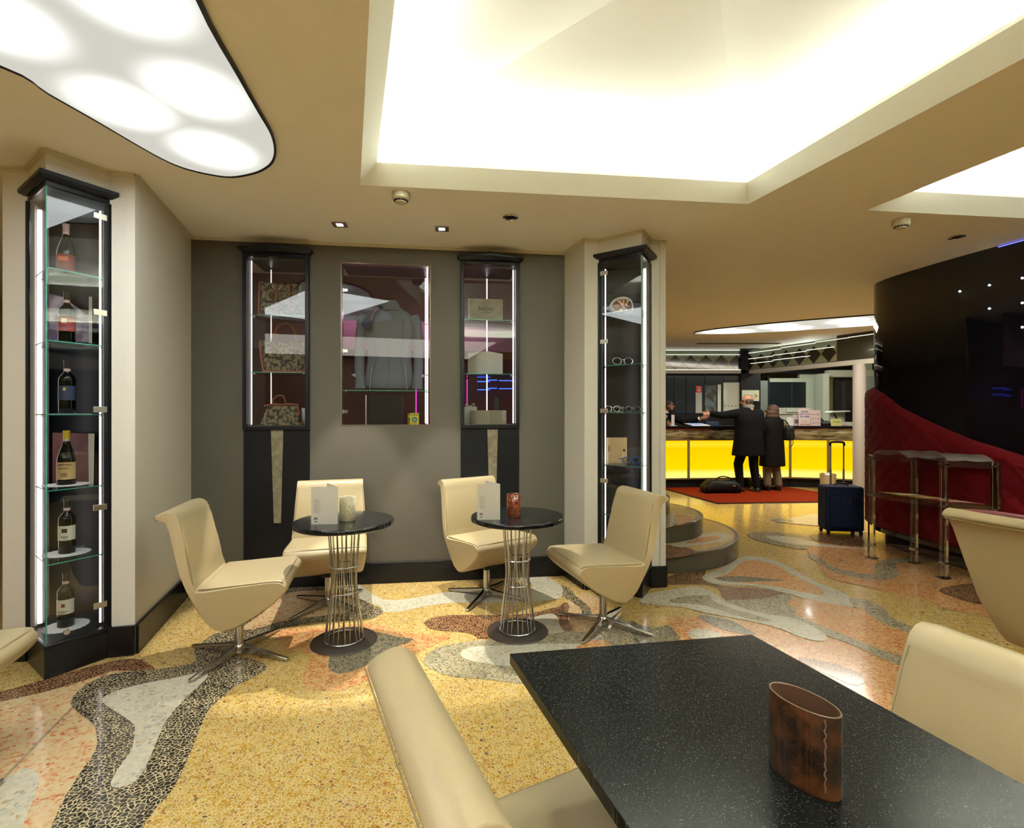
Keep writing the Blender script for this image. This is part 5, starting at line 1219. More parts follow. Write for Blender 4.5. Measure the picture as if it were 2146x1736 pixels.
for i in range(5):
    a, c = F[i], F[i+1]; d_ = (c-a).normalized(); n_ = Vector((-d_.y, d_.x))
    obj('base', B().prism([a+n_*.06, c+n_*.06, Bk[i+1], Bk[i]], 0, .17), M_blackm, ct, world=True)
    obj('yellow_panel', B().plate(a+d_*.022+n_*.01, c-d_*.022+n_*.01, .19, .875, .02), ym, ct, world=True)
    obj('body', B().prism([a+n_*.05, c+n_*.05, Bk[i+1], Bk[i]], .17, 1.10), M_blackm, ct, world=True)
    f = B(); f.plate(a, c, .165, .19, .03)
    obj('lower_profile', f, M_prof, ct, world=True); obj('upper_profile', B().plate(a, c, .875, .895, .03), M_prof, ct, world=True)
    bnd = obj('metal_band', B().plate(a-n_*.012, c-n_*.012, .895, 1.085, .04), M_band, ct, world=True)
    for k in range(max(1, int((c-a).length/.33))):
        L_ = (c-a).length; m = max(1, int(L_/.33)); q0, q1 = a+d_*L_*k/m, a+d_*L_*(k+1)/m; mid = (q0+q1)/2; s_ = -n_*.013; zb = .99
        v = [Vector((*(q0+s_), zb)), Vector((*(mid+s_), 1.075)), Vector((*(q1+s_), zb)), Vector((*(mid+s_), .905))]; ap = Vector((*(mid+s_-n_*.010), zb))
        bb_ = B(); vv = [bb_.bm.verts.new(p) for p in v]; pa = bb_.bm.verts.new(ap)
        for j in range(4): bb_.bm.faces.new((vv[j], vv[(j+1) % 4], pa))
        obj('facet', bb_, M_band, bnd, world=True, sharp=5)
    obj('trim_line', B().plate(a-n_*.016, c-n_*.016, 1.078, 1.092, .03), mat('brass_line', (.85, .66, .25), .2, 1), ct, world=True)
    obj('countertop', B().prism([a-n_*.05, c-n_*.05, Bk[i+1], Bk[i]], 1.10, 1.14), M_gran, ct, world=True)
for i in range(1, 5): obj('upright', B().box(F[i].x-.022, F[i].x+.022, F[i].y-.006, F[i].y+.03, .17, .89), M_prof, ct, world=True)

# office wall with mosaic frieze and dark glass
YB = 10.7
def qbox(b, px0, px1, py0, py1, Y, th, d=0):
    a, c = at(px0, py0, Y), at(px1, py1, Y); return b.box(min(a.x, c.x), max(a.x, c.x), Y, Y+th, min(a.z, c.z), max(a.z, c.z))
ow = struct('wall_office', B().box(1.2, 4.84, YB, YB+.12, 0, H), M_blackm)
M_dkg = mat('dark_mirror_glass', (.035, .045, .05), .12, coat=.6)
for x0, x1 in ((1340, 1396), (1397, 1411.5), (1412.5, 1437), (1438, 1476), (1477, 1515), (1516, 1552)):
    obj('glass_panel', qbox(B(), x0, x1, 788, 867, YB-.015, .014), M_dkg, ow, bevel=.002)
obj('white_reflection_panel', qbox(B(), 1516, 1552, 802, 866, YB-.022, .006), mat('reflection_white', (.62, .64, .54), .5), ow)  # white panels stand in for a bright reflection in the dark glass
obj('white_reflection_strip', qbox(B(), 1504, 1511, 806, 866, YB-.022, .006), mat('reflection_white', (.62, .64, .54), .5), ow)
obj('grey_teal_panel', qbox(B(), 1477, 1501, 808, 866, YB-.022, .006), noise_mat('grey_teal_panel', (.22, .19, .16), (.36, .43, .42), 9, .4, .6), ow)  # blurred grey-teal figure shown as a flat mottled panel
obj('pale_stripe', qbox(B(), 1458, 1471, 823, 866, YB-.022, .006), mat('stripe_grey', (.45, .46, .42), .5), ow)
for x in (1519, 1526.5, 1534, 1542):
    p = at(x, 851, YB-.024); obj('reflection_dot', B().ball(p, .011, (1, .4, 1), 10), M_blackm, ow)  # small dark dots within the imitated reflection
ars = thing('arrow_sign', 'small red sign with a white downward arrow on the dark office glass', 'sign', at(1464.5, 823, YB-.03))
obj('board', qbox(B(), 1458.5, 1471, 809, 823, YB-.028, .005), mat('sign_red', (.50, .05, .04), .5), ars, world=True)
p = at(1465, 816, YB-.030)
obj('arrow', B().box(p.x-.006, p.x+.006, p.y-.003, p.y, p.z-.02, p.z+.05).poly([(p.x-.04, p.y-.002, p.z-.005), (p.x, p.y-.002, p.z-.05), (p.x+.04, p.y-.002, p.z-.005), (p.x, p.y-.002, p.z-.028)]), M_white, ars, world=True)
M_led2 = mat('led_cool_and_reflection', (1, 1, 1), .5, emis=(1, 1, .86), es=.45)
M_lozd = mat('lozenge_dark', (.018, .018, .010), .12, coat=.5); M_lozl = mat('lozenge_olive', (.20, .19, .10), .2, coat=.5); M_gltop = mat('frieze_green_glass', (.30, .38, .30), .15, coat=.6)
def frieze(P, Q, n, parent, z0=2.285, z1=2.60):
    P, Q = Vector(P), Vector(Q); d_ = (Q-P).normalized(); nn = Vector((d_.y, -d_.x)); L_ = (Q-P).length
    obj('frieze_backing', B().plate(P, Q, z0, z1+.08, .03), M_lozl, parent)
    obj('frieze_glass', B().plate(P+nn*.004, Q+nn*.004, (z0+z1)/2+.10, z1+.08, .004), M_gltop, parent)
    zm = (z0+z1)/2-.01; hh = (z1-z0)/2
    for k in range(n):
        c = P+d_*L_*(k+.5)/n+nn*.006; w_ = L_/n/2*.97
        v = [c-d_*w_, c, c+d_*w_, c]; zs = [zm, zm-hh, zm, zm+hh]
        b = B(); f = [b.bm.verts.new((q.x, q.y, z)) for q, z in zip(v, zs)]; g_ = [b.bm.verts.new((q.x-nn.x*.004, q.y-nn.y*.004, z)) for q, z in zip(v, zs)]
        b.bm.faces.new(f); b.bm.faces.new(g_[::-1])
        for j in range(4): b.bm.faces.new((f[j], g_[j], g_[(j+1) % 4], f[(j+1) % 4]))
        obj('lozenge_tile', b, M_lozd, parent)
frieze((2.6, YB-.03), (4.84, YB-.03), 7, ow)
obj('white_trim', B().box(1.2, 4.86, YB-.10, YB, 2.20, 2.27), mat('trim_grey', (.42, .40, .34), .5), ow)
obj('light_strip_or_reflection', B().box(1.2, 4.78, YB-.09, YB-.05, 2.272, 2.284), M_led2, ow)
obj('light_strip_or_reflection', B().box(1.2, 5.1, YB-.05, YB-.03, 2.685, 2.70), M_led2, ow)
obj('light_strip_or_reflection', B().box(1.2, 4.84, YB-.05, YB-.035, 2.592, 2.60), M_led2, ow)  # glowing strip stands in for a line reflected inside the mirrored band
# oblique beam with its mirrored frieze, carried by the white column
BA, BB_ = Vector((4.86, 10.72)), Vector((6.25, 7.45)); bd = (BB_-BA).normalized()
beam = struct('trim_2', B().plate(BA, BB_, 2.19, 2.27, .10), mat('trim_grey', (.42, .40, .34), .5))
BM_ = BA.lerp(BB_, .56); frieze(BA, BM_, 7, beam)
obj('frieze_backing', B().plate(BM_, BB_, 2.27, H, .03), mat('dark_olive_glass', (.035, .033, .02), .15, 0, .4), beam)
for f0, f1, z in ((.02, .25, 2.62), (.25, .45, 2.64), (.45, .62, 2.655), (.62, .80, 2.66), (.80, 1, 2.67), (.0, .2, 2.50), (.2, .4, 2.515), (.4, .55, 2.53), (.05, .2, 2.40), (.2, .42, 2.42)):  # light lines reflected in the mirrored frieze, built as glowing tubes
    a, c = BA.lerp(BB_, f0), BA.lerp(BB_, f1); nn = Vector((bd.y, -bd.x))*.012
    obj('light_strip_or_reflection', B().tube([(a.x+nn.x, a.y+nn.y, z), (c.x+nn.x, c.y+nn.y, z)], .006, 6), M_led2, beam)
cl = struct('column', B().lathe([(.095, 0), (.095, 2.19)], 40, c=(5.80, 8.55)), mat('column_white', (.33, .30, .27), .45))
# dark pier with direction sign
pier = struct('pier', B().box(at(1553, 0, 10.6).x, at(1594, 0, 10.6).x, 10.6, 11.2, 0, H), M_blackm)
ds = thing('direction_sign', 'pale direction sign with an orange chevron on the dark pier', 'sign', at(1573, 842, 10.58))
obj('board', qbox(B(), 1555, 1591, 818, 841, 10.57, .02), mat('sign_pale', (.60, .62, .46), .45), ds, world=True)
p = at(1585, 830, 10.565); obj('chevron', B().tube([(p.x-.02, p.y, p.z+.04), (p.x+.03, p.y, p.z), (p.x-.02, p.y, p.z-.04)], .009, 6), mat('print_orange', (.7, .25, .03), .5), ds, world=True)
obj('lettering', qbox(B(), 1560, 1577, 829.4, 830.8, 10.566, .004), pM, ds, world=True); obj('light_bar', qbox(B(), 1557, 1575, 825, 826.4, 10.566, .004), M_white, ds, world=True)
# rear office seen to the right
M_ofw = mat('office_wall', (.58, .60, .50), .6)
YO = 12.2
ofc = struct('wall_office_rear', qbox(qbox(B(), 1594, 1700, 866, 1020, YO, .1), 1676, 1850, 781, 1020, YO, .1), M_ofw)
obj('header', B().box(4.9, 9.6, YO-.12, YO, 2.32, H), M_blackm, ofc)
obj('grey_pilaster', qbox(B(), 1594, 1609, 798, 900, 11.6, .1), mat('pilaster_grey', (.16, .17, .15), .5), ofc)
obj('dark_reveal', qbox(B(), 1609, 1613, 790, 900, 11.7, .1), M_blackm, ofc)
wdw = struct('window_1', qbox(B(), 1611, 1706, 793, 868, YO-.05, .04), mat('window_frame_white', (.62, .66, .55), .4))  # plain white frame colour, not emissive
for x0, x1 in ((1613.5, 1659.5), (1660.5, 1689)):
    obj('pane', qbox(B(), x0, x1, 801, 854, YO-.07, .015), noise_mat('frosted_blue_glass', (.06, .085, .11), (.13, .17, .19), 60, .3, .7, .3), wdw)
obj('sill', qbox(B(), 1649, 1706, 857, 864, YO-.09, .05), M_white, wdw)
obj('corner_pier', qbox(B(), 1725, 1738, 783, 900, YO-.5, .3), mat('pier_white', (.68, .70, .60), .5), ofc)
obj('lintel', qbox(B(), 1738, 1850, 776, 790, YO-.3, .3), mat('pier_white', (.68, .70, .60), .5), ofc)
dr = struct('door_1', qbox(B(), 1748, 1795, 793, 893, YO-.05, .04), mat('door_dark', (.03, .032, .034), .3))
obj('door_panel', qbox(B(), 1764, 1772, 800, 880, YO-.055, .004), mat('door_grey', (.055, .058, .06), .3), dr)
obj('side_window', qbox(B(), 1812, 1830, 788, 845, 11.0, .02), mat('side_glass', (.30, .36, .30), .3), ofc)
obj('side_window', qbox(B(), 1812, 1828, 756, 776, 11.0, .02), mat('side_glass', (.30, .36, .30), .3), ofc)
vt = thing('ceiling_slot', 'long thin dark air slot in the ceiling before the mosaic frieze', 'air vent', (4.3, 9.75, H))
vt.location = (4.35, 9.85, H)
obj('frame', B().box(-.80, .80, -.06, .06, -.008, 0), mat('slot_frame', (.2, .17, .12), .5), vt); obj('slot', B().box(-.78, .78, -.035, .035, -.010, -.004), M_blackm, vt)

# things on the counter
def stand_board(name, label, cat, px, Y, m, th=.006, group=None):
    x0, x1, y0, y1 = px; a, c = at(x0, y1, Y), at(x1, y0, Y); t = thing(name, label, cat, ((a.x+c.x)/2, Y, 1.14), 0, group); w_ = c.x-a.x; h = (c.z-1.14)
    obj('board', B().hexa([Vector((-w_/2, 0, .0005)), Vector((w_/2, 0, .0005)), Vector((w_/2, th, .0005)), Vector((-w_/2, th, .0005))], [Vector((-w_/2, .02, h)), Vector((w_/2, .02, h)), Vector((w_/2, .02+th, h)), Vector((-w_/2, .02+th, h))]), m, t)
    obj('prop', B().hexa([Vector((-.01, .05, .0005)), Vector((.01, .05, .0005)), Vector((.01, .056, .0005)), Vector((-.01, .056, .0005))], [Vector((-.01, .02+th, h*.8)), Vector((.01, .02+th, h*.8)), Vector((.01, .026+th, h*.8)), Vector((-.01, .026+th, h*.8))]), m, t)
    return t, w_, h
kn, w_, h = stand_board('key_notice', 'white counter notice asking to drop the key, with blue and red print', 'sign', (1674, 1700, 856, 890), 9.55, mat('notice_paper', (.60, .50, .50), .5))
nb = mat('print_blue2', (.10, .12, .35), .5); nr = mat('print_red', (.45, .08, .05), .5); no = mat('print_amber', (.6, .38, .08), .5)
for s_, f, m_, sz in (('PLEASE', .80, nb, .042), ('DROP YOUR', .66, nb, .036), ('KEY HERE', .52, nb, .040), ('( ( ( (', .26, no, .050), ('OPEN 24 HRS', .08, nr, .030)):
    text('lettering', s_, sz, m_, kn, root_matrix(kn) @ Vector((0, .02*f-.003, h*f)), (1, 0, 0))
gd, w_, h = stand_board('price_grid', 'white gridded sheet standing right of the key notice on the counter', 'sign', (1700.5, 1720, 860, 890), 9.52, mat('notice_paper', (.60, .50, .50), .5))
for r in range(3):
    for c_ in range(3): 
        q = r*3+c_; obj('printed_cell', B().box(-w_*.36+c_*w_*.27, -w_*.22+c_*w_*.27, .02*(r+1)/4-.004, .02*(r+1)/4-.001, h*(.15+.28*r), h*(.20+.28*r)), (nb, no, nr)[q % 3], gd)
stand_board('leaflet_holder', 'small white leaflet holder behind the woman in the long coat', 'leaflet', (1650, 1665, 875, 890), 9.6, mat('notice_white', (.58, .56, .56), .5))
l2, w_, h = stand_board('leaflet_holder', 'tall grey photo leaflet between small leaflet and key notice', 'leaflet', (1663, 1675, 869, 890), 9.6, mat('notice_grey', (.42, .36, .36), .5))
obj('photo', B().box(-w_*.3, w_*.4, .004, .006, h*.02, h*.55), mat('photo_brown', (.13, .09, .08), .5), l2)
yb = box_thing('amber_box', 'small amber box at the woman\'s shoulder on the counter', 'box', (at(1657, 0, 9.66).x, 9.72, 1.14), .13, .05, .06, mat('amber_card', (.55, .34, .04), .5), 0); obj('flap', B().box(-.06, .06, -.027, -.025, .03, .05), mat('pale_band', (.7, .65, .5), .5), yb)
lsx, w_, h = stand_board('plate_sign', 'small yellow-green plate sign standing before the printer', 'sign', (1742, 1764, 878, 891), 9.45, mat('plate_yellow', (.60, .60, .22), .4))
text('lettering', '\u2605\u2605\u2605\u2605' if False else '* * * *', .05, mat('print_green2', (.08, .2, .08), .5), lsx, root_matrix(lsx) @ Vector((0, .006, h*.5)), (1, 0, 0))
ph = thing('desk_phone', 'black desk telephone left of the yellow-green plate sign', 'telephone', (at(1733, 0, 9.55).x, 9.6, 1.14))
obj('body', B().hexa([Vector(p) for p in ((-.1, -.07, 0), (.1, -.07, 0), (.1, .09, 0), (-.1, .09, 0))], [Vector(p) for p in ((-.1, -.07, .04), (.1, -.07, .04), (.1, .09, .10), (-.1, .09, .10))]), M_blackm, ph, bevel=.006)
obj('receiver', B().tube(catmull([(-.08, -.06, .08), (-.08, -.03, .12), (-.08, .05, .14), (-.08, .08, .13)], 4, False), .016, 8), M_blackm, ph)
pr = thing('white_scanner', 'white office scanner with its lid raised behind the counter', 'scanner', (at(1762, 0, 9.75).x, 9.80, 1.14))
M_wp = mat('white_plastic', (.62, .64, .56), .4)
obj('body', B().box(-.16, .20, -.10, .12, .0, .07), M_wp, pr, bevel=.01); obj('lid', B().hexa([Vector(p) for p in ((-.22, -.10, .24), (.16, -.10, .26), (.16, .12, .26), (-.22, .12, .24))], [Vector(p) for p in ((-.20, -.10, .275), (.15, -.10, .285), (.15, .12, .285), (-.20, .12, .275))]), M_wp, pr, bevel=.008)
obj('rear_shell', B().box(-.10, .17, .09, .12, .06, .25), M_wp, pr, bevel=.006); obj('lid_arm', B().tube([(-.15, -.08, .24), (-.05, -.06, .07)], .012, 8), M_blackm, pr); obj('tray', B().box(.10, .24, -.12, .0, .0, .02), M_wp, pr)
mn = thing('monitor', 'black computer monitor between white scanner and white column', 'monitor', (at(1791, 0, 9.7).x, 9.78, 1.14))
obj('screen', B().box(-.11, .11, -.015, .015, .08, .36), M_blackm, mn, bevel=.006); obj('stand', B().box(-.03, .03, -.012, .012, .005, .10), M_blackm, mn); obj('foot', B().box(-.08, .08, -.06, .06, 0, .01), M_blackm, mn)
tb_ = thing('tablet', 'tablet lying on the counter in its white frame below the handshake', 'tablet', (at(1462, 0, 9.55).x, 9.58, 1.14))
obj('frame', B().hexa([Vector(p) for p in ((-.13, -.12, .0), (.20, -.12, .0), (.13, .14, .03), (-.20, .14, .03))], [Vector(p) for p in ((-.13, -.12, .012), (.20, -.12, .012), (.13, .14, .045), (-.20, .14, .045))]), M_white, tb_)
obj('screen', B().hexa([Vector(p) for p in ((-.09, -.09, .014), (.15, -.09, .014), (.09, .11, .040), (-.15, .11, .040))], [Vector(p) for p in ((-.09, -.09, .0155), (.15, -.09, .0155), (.09, .11, .0425), (-.15, .11, .0425))]), mat('tablet_screen', (.05, .08, .2), .2, emis=(.12, .2, .5), es=.7), tb_)
dsn = thing('display_stand', 'narrow white display stand on the counter before the clerk', 'stand', (at(1410, 0, 9.5).x, 9.5, 1.14))
obj('upright', B().box(-.028, .028, -.01, .01, .008, .205), mat('stand_white', (.52, .50, .50), .4), dsn); obj('foot', B().box(-.07, .07, -.03, .03, 0, .008), M_white, dsn)
nvb = box_thing('navy_case', 'low navy blue case on the counter beside the tablet', 'case', (at(1494, 0, 9.6).x, 9.68, 1.14), .24, .12, .085, mat('navy_case', (.015, .03, .07), .5), 0); obj('latch', B().box(-.02, .02, -.064, -.060, .04, .06), M_steel, nvb)
# bin and floor bags
bn = thing('waste_bin', 'pale cylindrical waste bin before the yellow counter, left of the blue suitcase', 'bin', (at(1735, 0, 9.05).x, 9.05, 0))
obj('body', B().lathe([(.115, 0), (.130, .30), (.122, .30), (.11, .02), (0, .02)], 36, close=False), mat('bin_grey', (.40, .33, .20), .4), bn, sharp=50); obj('rim', B().tube([(cos(2*pi*q/36)*.127, sin(2*pi*q/36)*.127, .30) for q in range(36)], .006, 6, closed=True), M_steel, bn)
M_bag = mat('black_nylon', (.004, .0037, .003), .6, spec=.3, bump=(90, .3, .1))
dv = thing('duffel_bag', 'large soft black duffel bag lying on the red carpet left of the man', 'bag', (at(1508, 0, 8.85).x, 8.80, .014), radians(4))
b = B(); rings = []
for k in range(13):
    f = k/12; x = -.33+.66*f; r = .145*min(1, (1-abs(2*f-1)**4)+.35); top = .10+.145*(1-abs(2*f-1)**2.5)+.022*sin(f*9)
    rings.append([Vector((x, .155*math.copysign(abs(cos(a))**.7, cos(a)), max(0, top/2+top/2*math.copysign(abs(sin(a))**.7, sin(a))+.006*sin(5*a+7*f)))) for a in [2*pi*j/24 for j in range(24)]])
b.loft(rings); obj('body', b, M_bag, dv, sharp=70, sub=1)
obj('handle', B().tube(catmull([(-.16, -.10, .20), (-.10, -.12, .27), (0, -.10, .285), (.10, -.12, .26), (.15, -.10, .20)], 4, False), .010, 8), M_bag, dv)
obj('end_strap', B().tube(catmull([(.2, -.16, .02), (.21, -.165, .12), (.2, -.09, .22)], 4, False), .008, 8), M_bag, dv); obj('buckle', B().box(.13, .18, -.168, -.160, .12, .14), M_steel, dv)
sb2 = thing('shoulder_case', 'small black case with a loop handle on the carpet between the two people', 'bag', (at(1587, 0, 9.1).x, 9.12, .014))
obj('body', B().box(-.12, .12, -.07, .07, 0, .20), M_bag, sb2, bevel=.02, seg=3); obj('flap', B().box(-.115, .115, -.078, -.065, .10, .195), M_bag, sb2, bevel=.004)
obj('handle', B().tube(catmull([(-.065, 0, .195), (-.055, 0, .255), (0, 0, .275), (.055, 0, .255), (.065, 0, .195)], 4, False), .009, 8), M_bag, sb2)

# ------------------------------------------------------------------ people
M_skin = mat('skin', (.26, .12, .065), .55); M_coat = mat('dark_navy_coat', (.0022, .0026, .0042), .85, spec=.15, bump=(60, .4, .1)); M_coat2 = mat('brown_black_coat', (.003, .0022, .002), .8, spec=.15, bump=(60, .4, .1))
M_trou = mat('charcoal_trousers', (.003, .0027, .002), .85, spec=.15); M_pale = mat('beige_trousers', (.12, .09, .048), .85); M_shoe = mat('dark_shoe', (.010, .008, .006), .4)
def hand(b, w_, d, side, s=1.0):
    "palm plus five unequal, slightly bent fingers; w_ wrist, d pointing direction, side thumb direction"
    w_, d, side = Vector(w_), Vector(d).normalized(), Vector(side).normalized(); n = d.cross(side).normalized()
    b.ball(w_+d*.045*s, .042*s, (1, 1, 1), 12, (Matrix((( d.x, side.x, n.x, 0), (d.y, side.y, n.y, 0), (d.z, side.z, n.z, 0), (0, 0, 0, 1))) @ Matrix.Diagonal((1.1, .95, .42, 1))))
    for k, L_ in enumerate((.068, .078, .072, .056)):
        p = w_+d*.075*s+side*(.028-.019*k)*s; q = p+d*L_*.55*s-n*.012*s; r = q+d*L_*.4*s-n*.028*s
        b.cone(p, q, .0095*s, .0088*s, 8); b.cone(q, r, .0088*s, .0075*s, 8)
    p = w_+d*.02*s+side*.03*s; q = p+(d*.5+side*.7).normalized()*.04*s; r = q+(d*.9+side*.25-n*.3).normalized()*.03*s
    b.cone(p, q, .012*s, .011*s, 8); b.cone(q, r, .011*s, .009*s, 8)
def head(b, c, fw, s=1.0):
    "skull, jaw, nose, lips, brow, ears; fw = facing direction (plan)"
    c = Vector(c); f = Vector((fw[0], fw[1], 0)).normalized(); r = Vector((f.y, -f.x, 0)); u = Vector((0, 0, 1))
    Mh = Matrix(((r.x, f.x, 0, 0), (r.y, f.y, 0, 0), (0, 0, 1, 0), (0, 0, 0, 1)))
    b.ball(c+u*.02*s-f*.01*s, .1*s, (1, 1, 1), 18, Mh @ Matrix.Diagonal((.78, .97, 1.0, 1))); b.ball(c-u*.045*s+f*.022*s, .075*s, (1, 1, 1), 16, Mh @ Matrix.Diagonal((.80, .92, .95, 1)))
    b.ball(c-u*.09*s+f*.055*s, .028*s, (1, 1, .8), 10)
    b.cone(c+f*.085*s+u*.02*s, c+f*.108*s-u*.022*s, .010*s, .015*s, 8)
    b.ball(c+f*.088*s-u*.052*s, .018*s, (1, 1, 1), 10, Mh @ Matrix.Diagonal((1.3, .6, .5, 1)))
    for q in (-1, 1):
        b.ball(c+r*q*.034*s+f*.078*s+u*.035*s, .014*s, (1, 1, 1), 8, Mh @ Matrix.Diagonal((1.5, .6, .7, 1)))
        b.ball(c+r*q*.080*s-f*.004*s-u*.005*s, .024*s, (1, 1, 1), 10, Mh @ Matrix.Diagonal((.4, .8, 1.25, 1)))
    return c, f, r, u
def eyes(t, h, s=1.0):
    c, f, r, u = h
    for q in (-1, 1): obj('eye', B().ball(c+r*q*.033*s+f*.087*s+u*.018*s, .0095*s, seg=8), mat('eye_dark', (.03, .02, .02), .2), t)
def coat(rings, m, t, vox=.012, extra=None, name='coat'):
    b = B(); R = []
    for z, cx_, cy_, hw, hd in rings: R.append([Vector((cx_+hw*math.copysign(abs(cos(a))**.85, cos(a)), cy_+hd*math.copysign(abs(sin(a))**.85, sin(a)), z)) for a in [2*pi*j/28 for j in range(28)]])
    b.loft(R)
    for seg in extra or []:
        for (p, r0), (q, r1) in zip(seg, seg[1:]): b.cone(p, q, r0, r1, 12)
    return obj(name, b, m, t, remesh=vox)
Z0 = .014
man = thing('person', 'balding man in a long dark coat reaching across the reception counter, seen from behind', 'person', (4.13, 8.93, Z0), radians(6))
b = B(); hips = Vector((0, 0, .86))
LA, RA = Vector((-.15, .02, 0)), Vector((.11, -.04, 0))
for s, A_, kn_ in ((-1, LA, Vector((-.15, .08, .47))), (1, RA, Vector((.10, .02, .47)))):
    b.cone(hips+Vector((s*.085, 0, 0)), kn_, .080, .055, 12); b.cone(kn_, A_+Vector((0, -.01, .09)), .055, .038, 12); b.cone(A_+Vector((0, -.03, .05)), A_+Vector((s*.02, .13, .035)), .036, .03, 10)
for (p, r0), (q, r1) in zip([((0, 0, .9), .14), ((0, .01, 1.08), .13), ((0, .02, 1.26), .15), ((0, 0, 1.38), .12), ((-.005, .0, 1.47), .055)][:-1], [((0, .01, 1.08), .13), ((0, .02, 1.26), .15), ((0, 0, 1.38), .12), ((-.005, 0, 1.47), .055)]): b.cone(Vector(p), Vector(q), r0, r1, 14)
SLm, ELm, HLm = Vector((-.185, .02, 1.355)), Vector((-.43, .11, 1.32)), Vector((-.60, .20, 1.345)); SRm, ERm, HRm = Vector((.185, 0, 1.35)), Vector((.25, .02, 1.08)), Vector((.22, .16, .90))
for S_, E_, H_ in ((SLm, ELm, HLm), (SRm, ERm, HRm)): b.cone(S_, E_, .052, .042, 12); b.cone(E_, H_, .042, .028, 12)
hand(b, HLm, (-.95, .2, .05), (0, .3, .9)); hand(b, HRm, (-.1, .3, -1), (-.9, .1, 0))
hm = head(b, (-.02, .02, 1.56), (-.95, .30)); body = obj('body', b, M_skin, man, remesh=.0065); eyes(man, hm)
b = B()
for k in range(11):
    a = radians(-10-20*k)      # fringe of hair round the back of the skull
    c_, f_, r_, u_ = hm; dvec = -f_*cos(radians(-100+20*k))*.083+r_*sin(radians(-100+20*k))*.070
    b.ball(c_+dvec+Vector((0, 0, .012)), .026, (1, 1, 1.5), 10)
obj('hair', b, mat('grey_hair', (.035, .032, .027), .8), man, remesh=.008)
c_, f_, r_, u_ = hm
g = B()
for q in (-1, 1): g.tube([c_+r_*(q*.034+.026*cos(a))+f_*.103+u_*(.018+.018*sin(a)) for a in [2*pi*i/14 for i in range(14)]], .003, 6, closed=True); g.tube([c_+r_*q*.062+f_*.100+u_*.022, c_+r_*q*.084+f_*.0+u_*.018], .003, 6)
obj('glasses', g, M_blackm, man)
obj('collar_scarf', B().lathe([(.092, 1.44), (.094, 1.475), (.082, 1.51), (.055, 1.50)], 24, c=(-.005, -.004)), mat('grey_scarf', (.13, .14, .115), .8), man, sharp=80)
coat([(.62, .0, .02, .285, .185), (.75, 0, .02, .265, .18), (.92, 0, .01, .245, .17), (1.08, 0, .01, .235, .16), (1.24, 0, .0, .24, .155), (1.34, 0, 0, .225, .14), (1.41, 0, 0, .18, .115), (1.455, 0, 0, .10, .09), (1.475, 0, 0, .088, .088), (1.505, 0, -.005, .072, .074)], M_coat, man, .012,
     [[(SLm, .085), (ELm, .068), (HLm+Vector((.03, -.01, 0)), .052)], [(SRm, .085), (ERm, .068), (HRm+Vector((.0, -.02, .03)), .055)]])
for s, A_, kn_ in ((-1, LA, Vector((-.15, .08, .47))), (1, RA, Vector((.10, .02, .47)))):
    b = B(); b.cone(hips+Vector((s*.085, 0, -.05)), kn_, .098, .078, 12); b.cone(kn_, A_+Vector((0, -.01, .10)), .078, .062, 12); obj('trouser_leg', b, M_trou, man, remesh=.012)
    b = B(); b.cone(A_+Vector((0, -.05, .042)), A_+Vector((s*.02, .16, .036)), .040, .036, 10); b.box(A_.x-.042, A_.x+.042, A_.y-.09, A_.y+.18, 0, .022); obj('shoe', b, M_shoe, man, remesh=.009)

wom = thing('person', 'woman with brown hair in a long dark coat and pale trousers beside the balding man', 'person', (at(1619, 0, 9.02).x, 9.02, Z0), radians(14))
b = B(); hips = Vector((0, 0, .80)); fz = .05
for s, A_ in ((-1, Vector((-.10, .03, 0))), (1, Vector((.085, -.02, 0)))):
    kn_ = Vector((s*.085, .03, .43)); b.cone(hips+Vector((s*.075, 0, 0)), kn_, .078, .052, 12); b.cone(kn_, A_+Vector((0, -.02, .11)), .052, .036, 12); b.cone(A_+Vector((0, -.03, .07)), A_+Vector((0, .12, .03)), .032, .027, 10)
for (p, r0), (q, r1) in (((( 0, 0, .82), .13), ((0, 0, 1.0), .11)), (((0, 0, 1.0), .11), ((0, .01, 1.15), .125)), (((0, .01, 1.15), .125), ((0, 0, 1.23), .10)), (((0, 0, 1.23), .10), ((0, .01, 1.32), .048))): b.cone(Vector(p), Vector(q), r0, r1, 14)
SL, EL, HL = Vector((-.155, .0, 1.20)), Vector((-.20, .05, .97)), Vector((-.17, .20, .90)); SR_, ER, HR = Vector((.155, 0, 1.20)), Vector((.20, .03, .96)), Vector((.13, .2, .93))
for S_, E_, H_ in ((SL, EL, HL), (SR_, ER, HR)): b.cone(S_, E_, .045, .036, 12); b.cone(E_, H_, .036, .025, 12)
hand(b, HL, (.2, .9, -.3), (.6, 0, .7), .92); hand(b, HR, (-.4, .9, -.2), (-.6, 0, .7), .92)
hw_ = head(b, (-.01, .02, 1.385), (-.85, .55), .92); obj('body', b, M_skin, wom, remesh=.0065); eyes(wom, hw_, .92)
c_, f_, r_, u_ = hw_; b = B()
b.ball(c_+u_*.028-f_*.025, .102, (1, 1, 1), 18)
for k in range(13):
    a = radians(-120+20*k); dvec = -f_*cos(a)*.085+r_*sin(a)*.078
    for z_, rr_ in ((-.02, .042), (-.08, .045), (-.14, .038)): b.ball(c_+dvec*(1.02 if z_ > -.1 else .95)+u_*z_, rr_, seg=10)
b.ball(c_-f_*.05-u_*.08, .085, seg=14)
obj('hair', b, mat('brown_hair', (.045, .018, .006), .7), wom, remesh=.010)
g = B()
for q in (-1, 1): g.tube([c_+r_*(q*.031+.024*cos(a))+f_*.098+u_*(.016+.016*sin(a)) for a in [2*pi*i/14 for i in range(14)]], .003, 6, closed=True)
obj('glasses', g, M_blackm, wom)
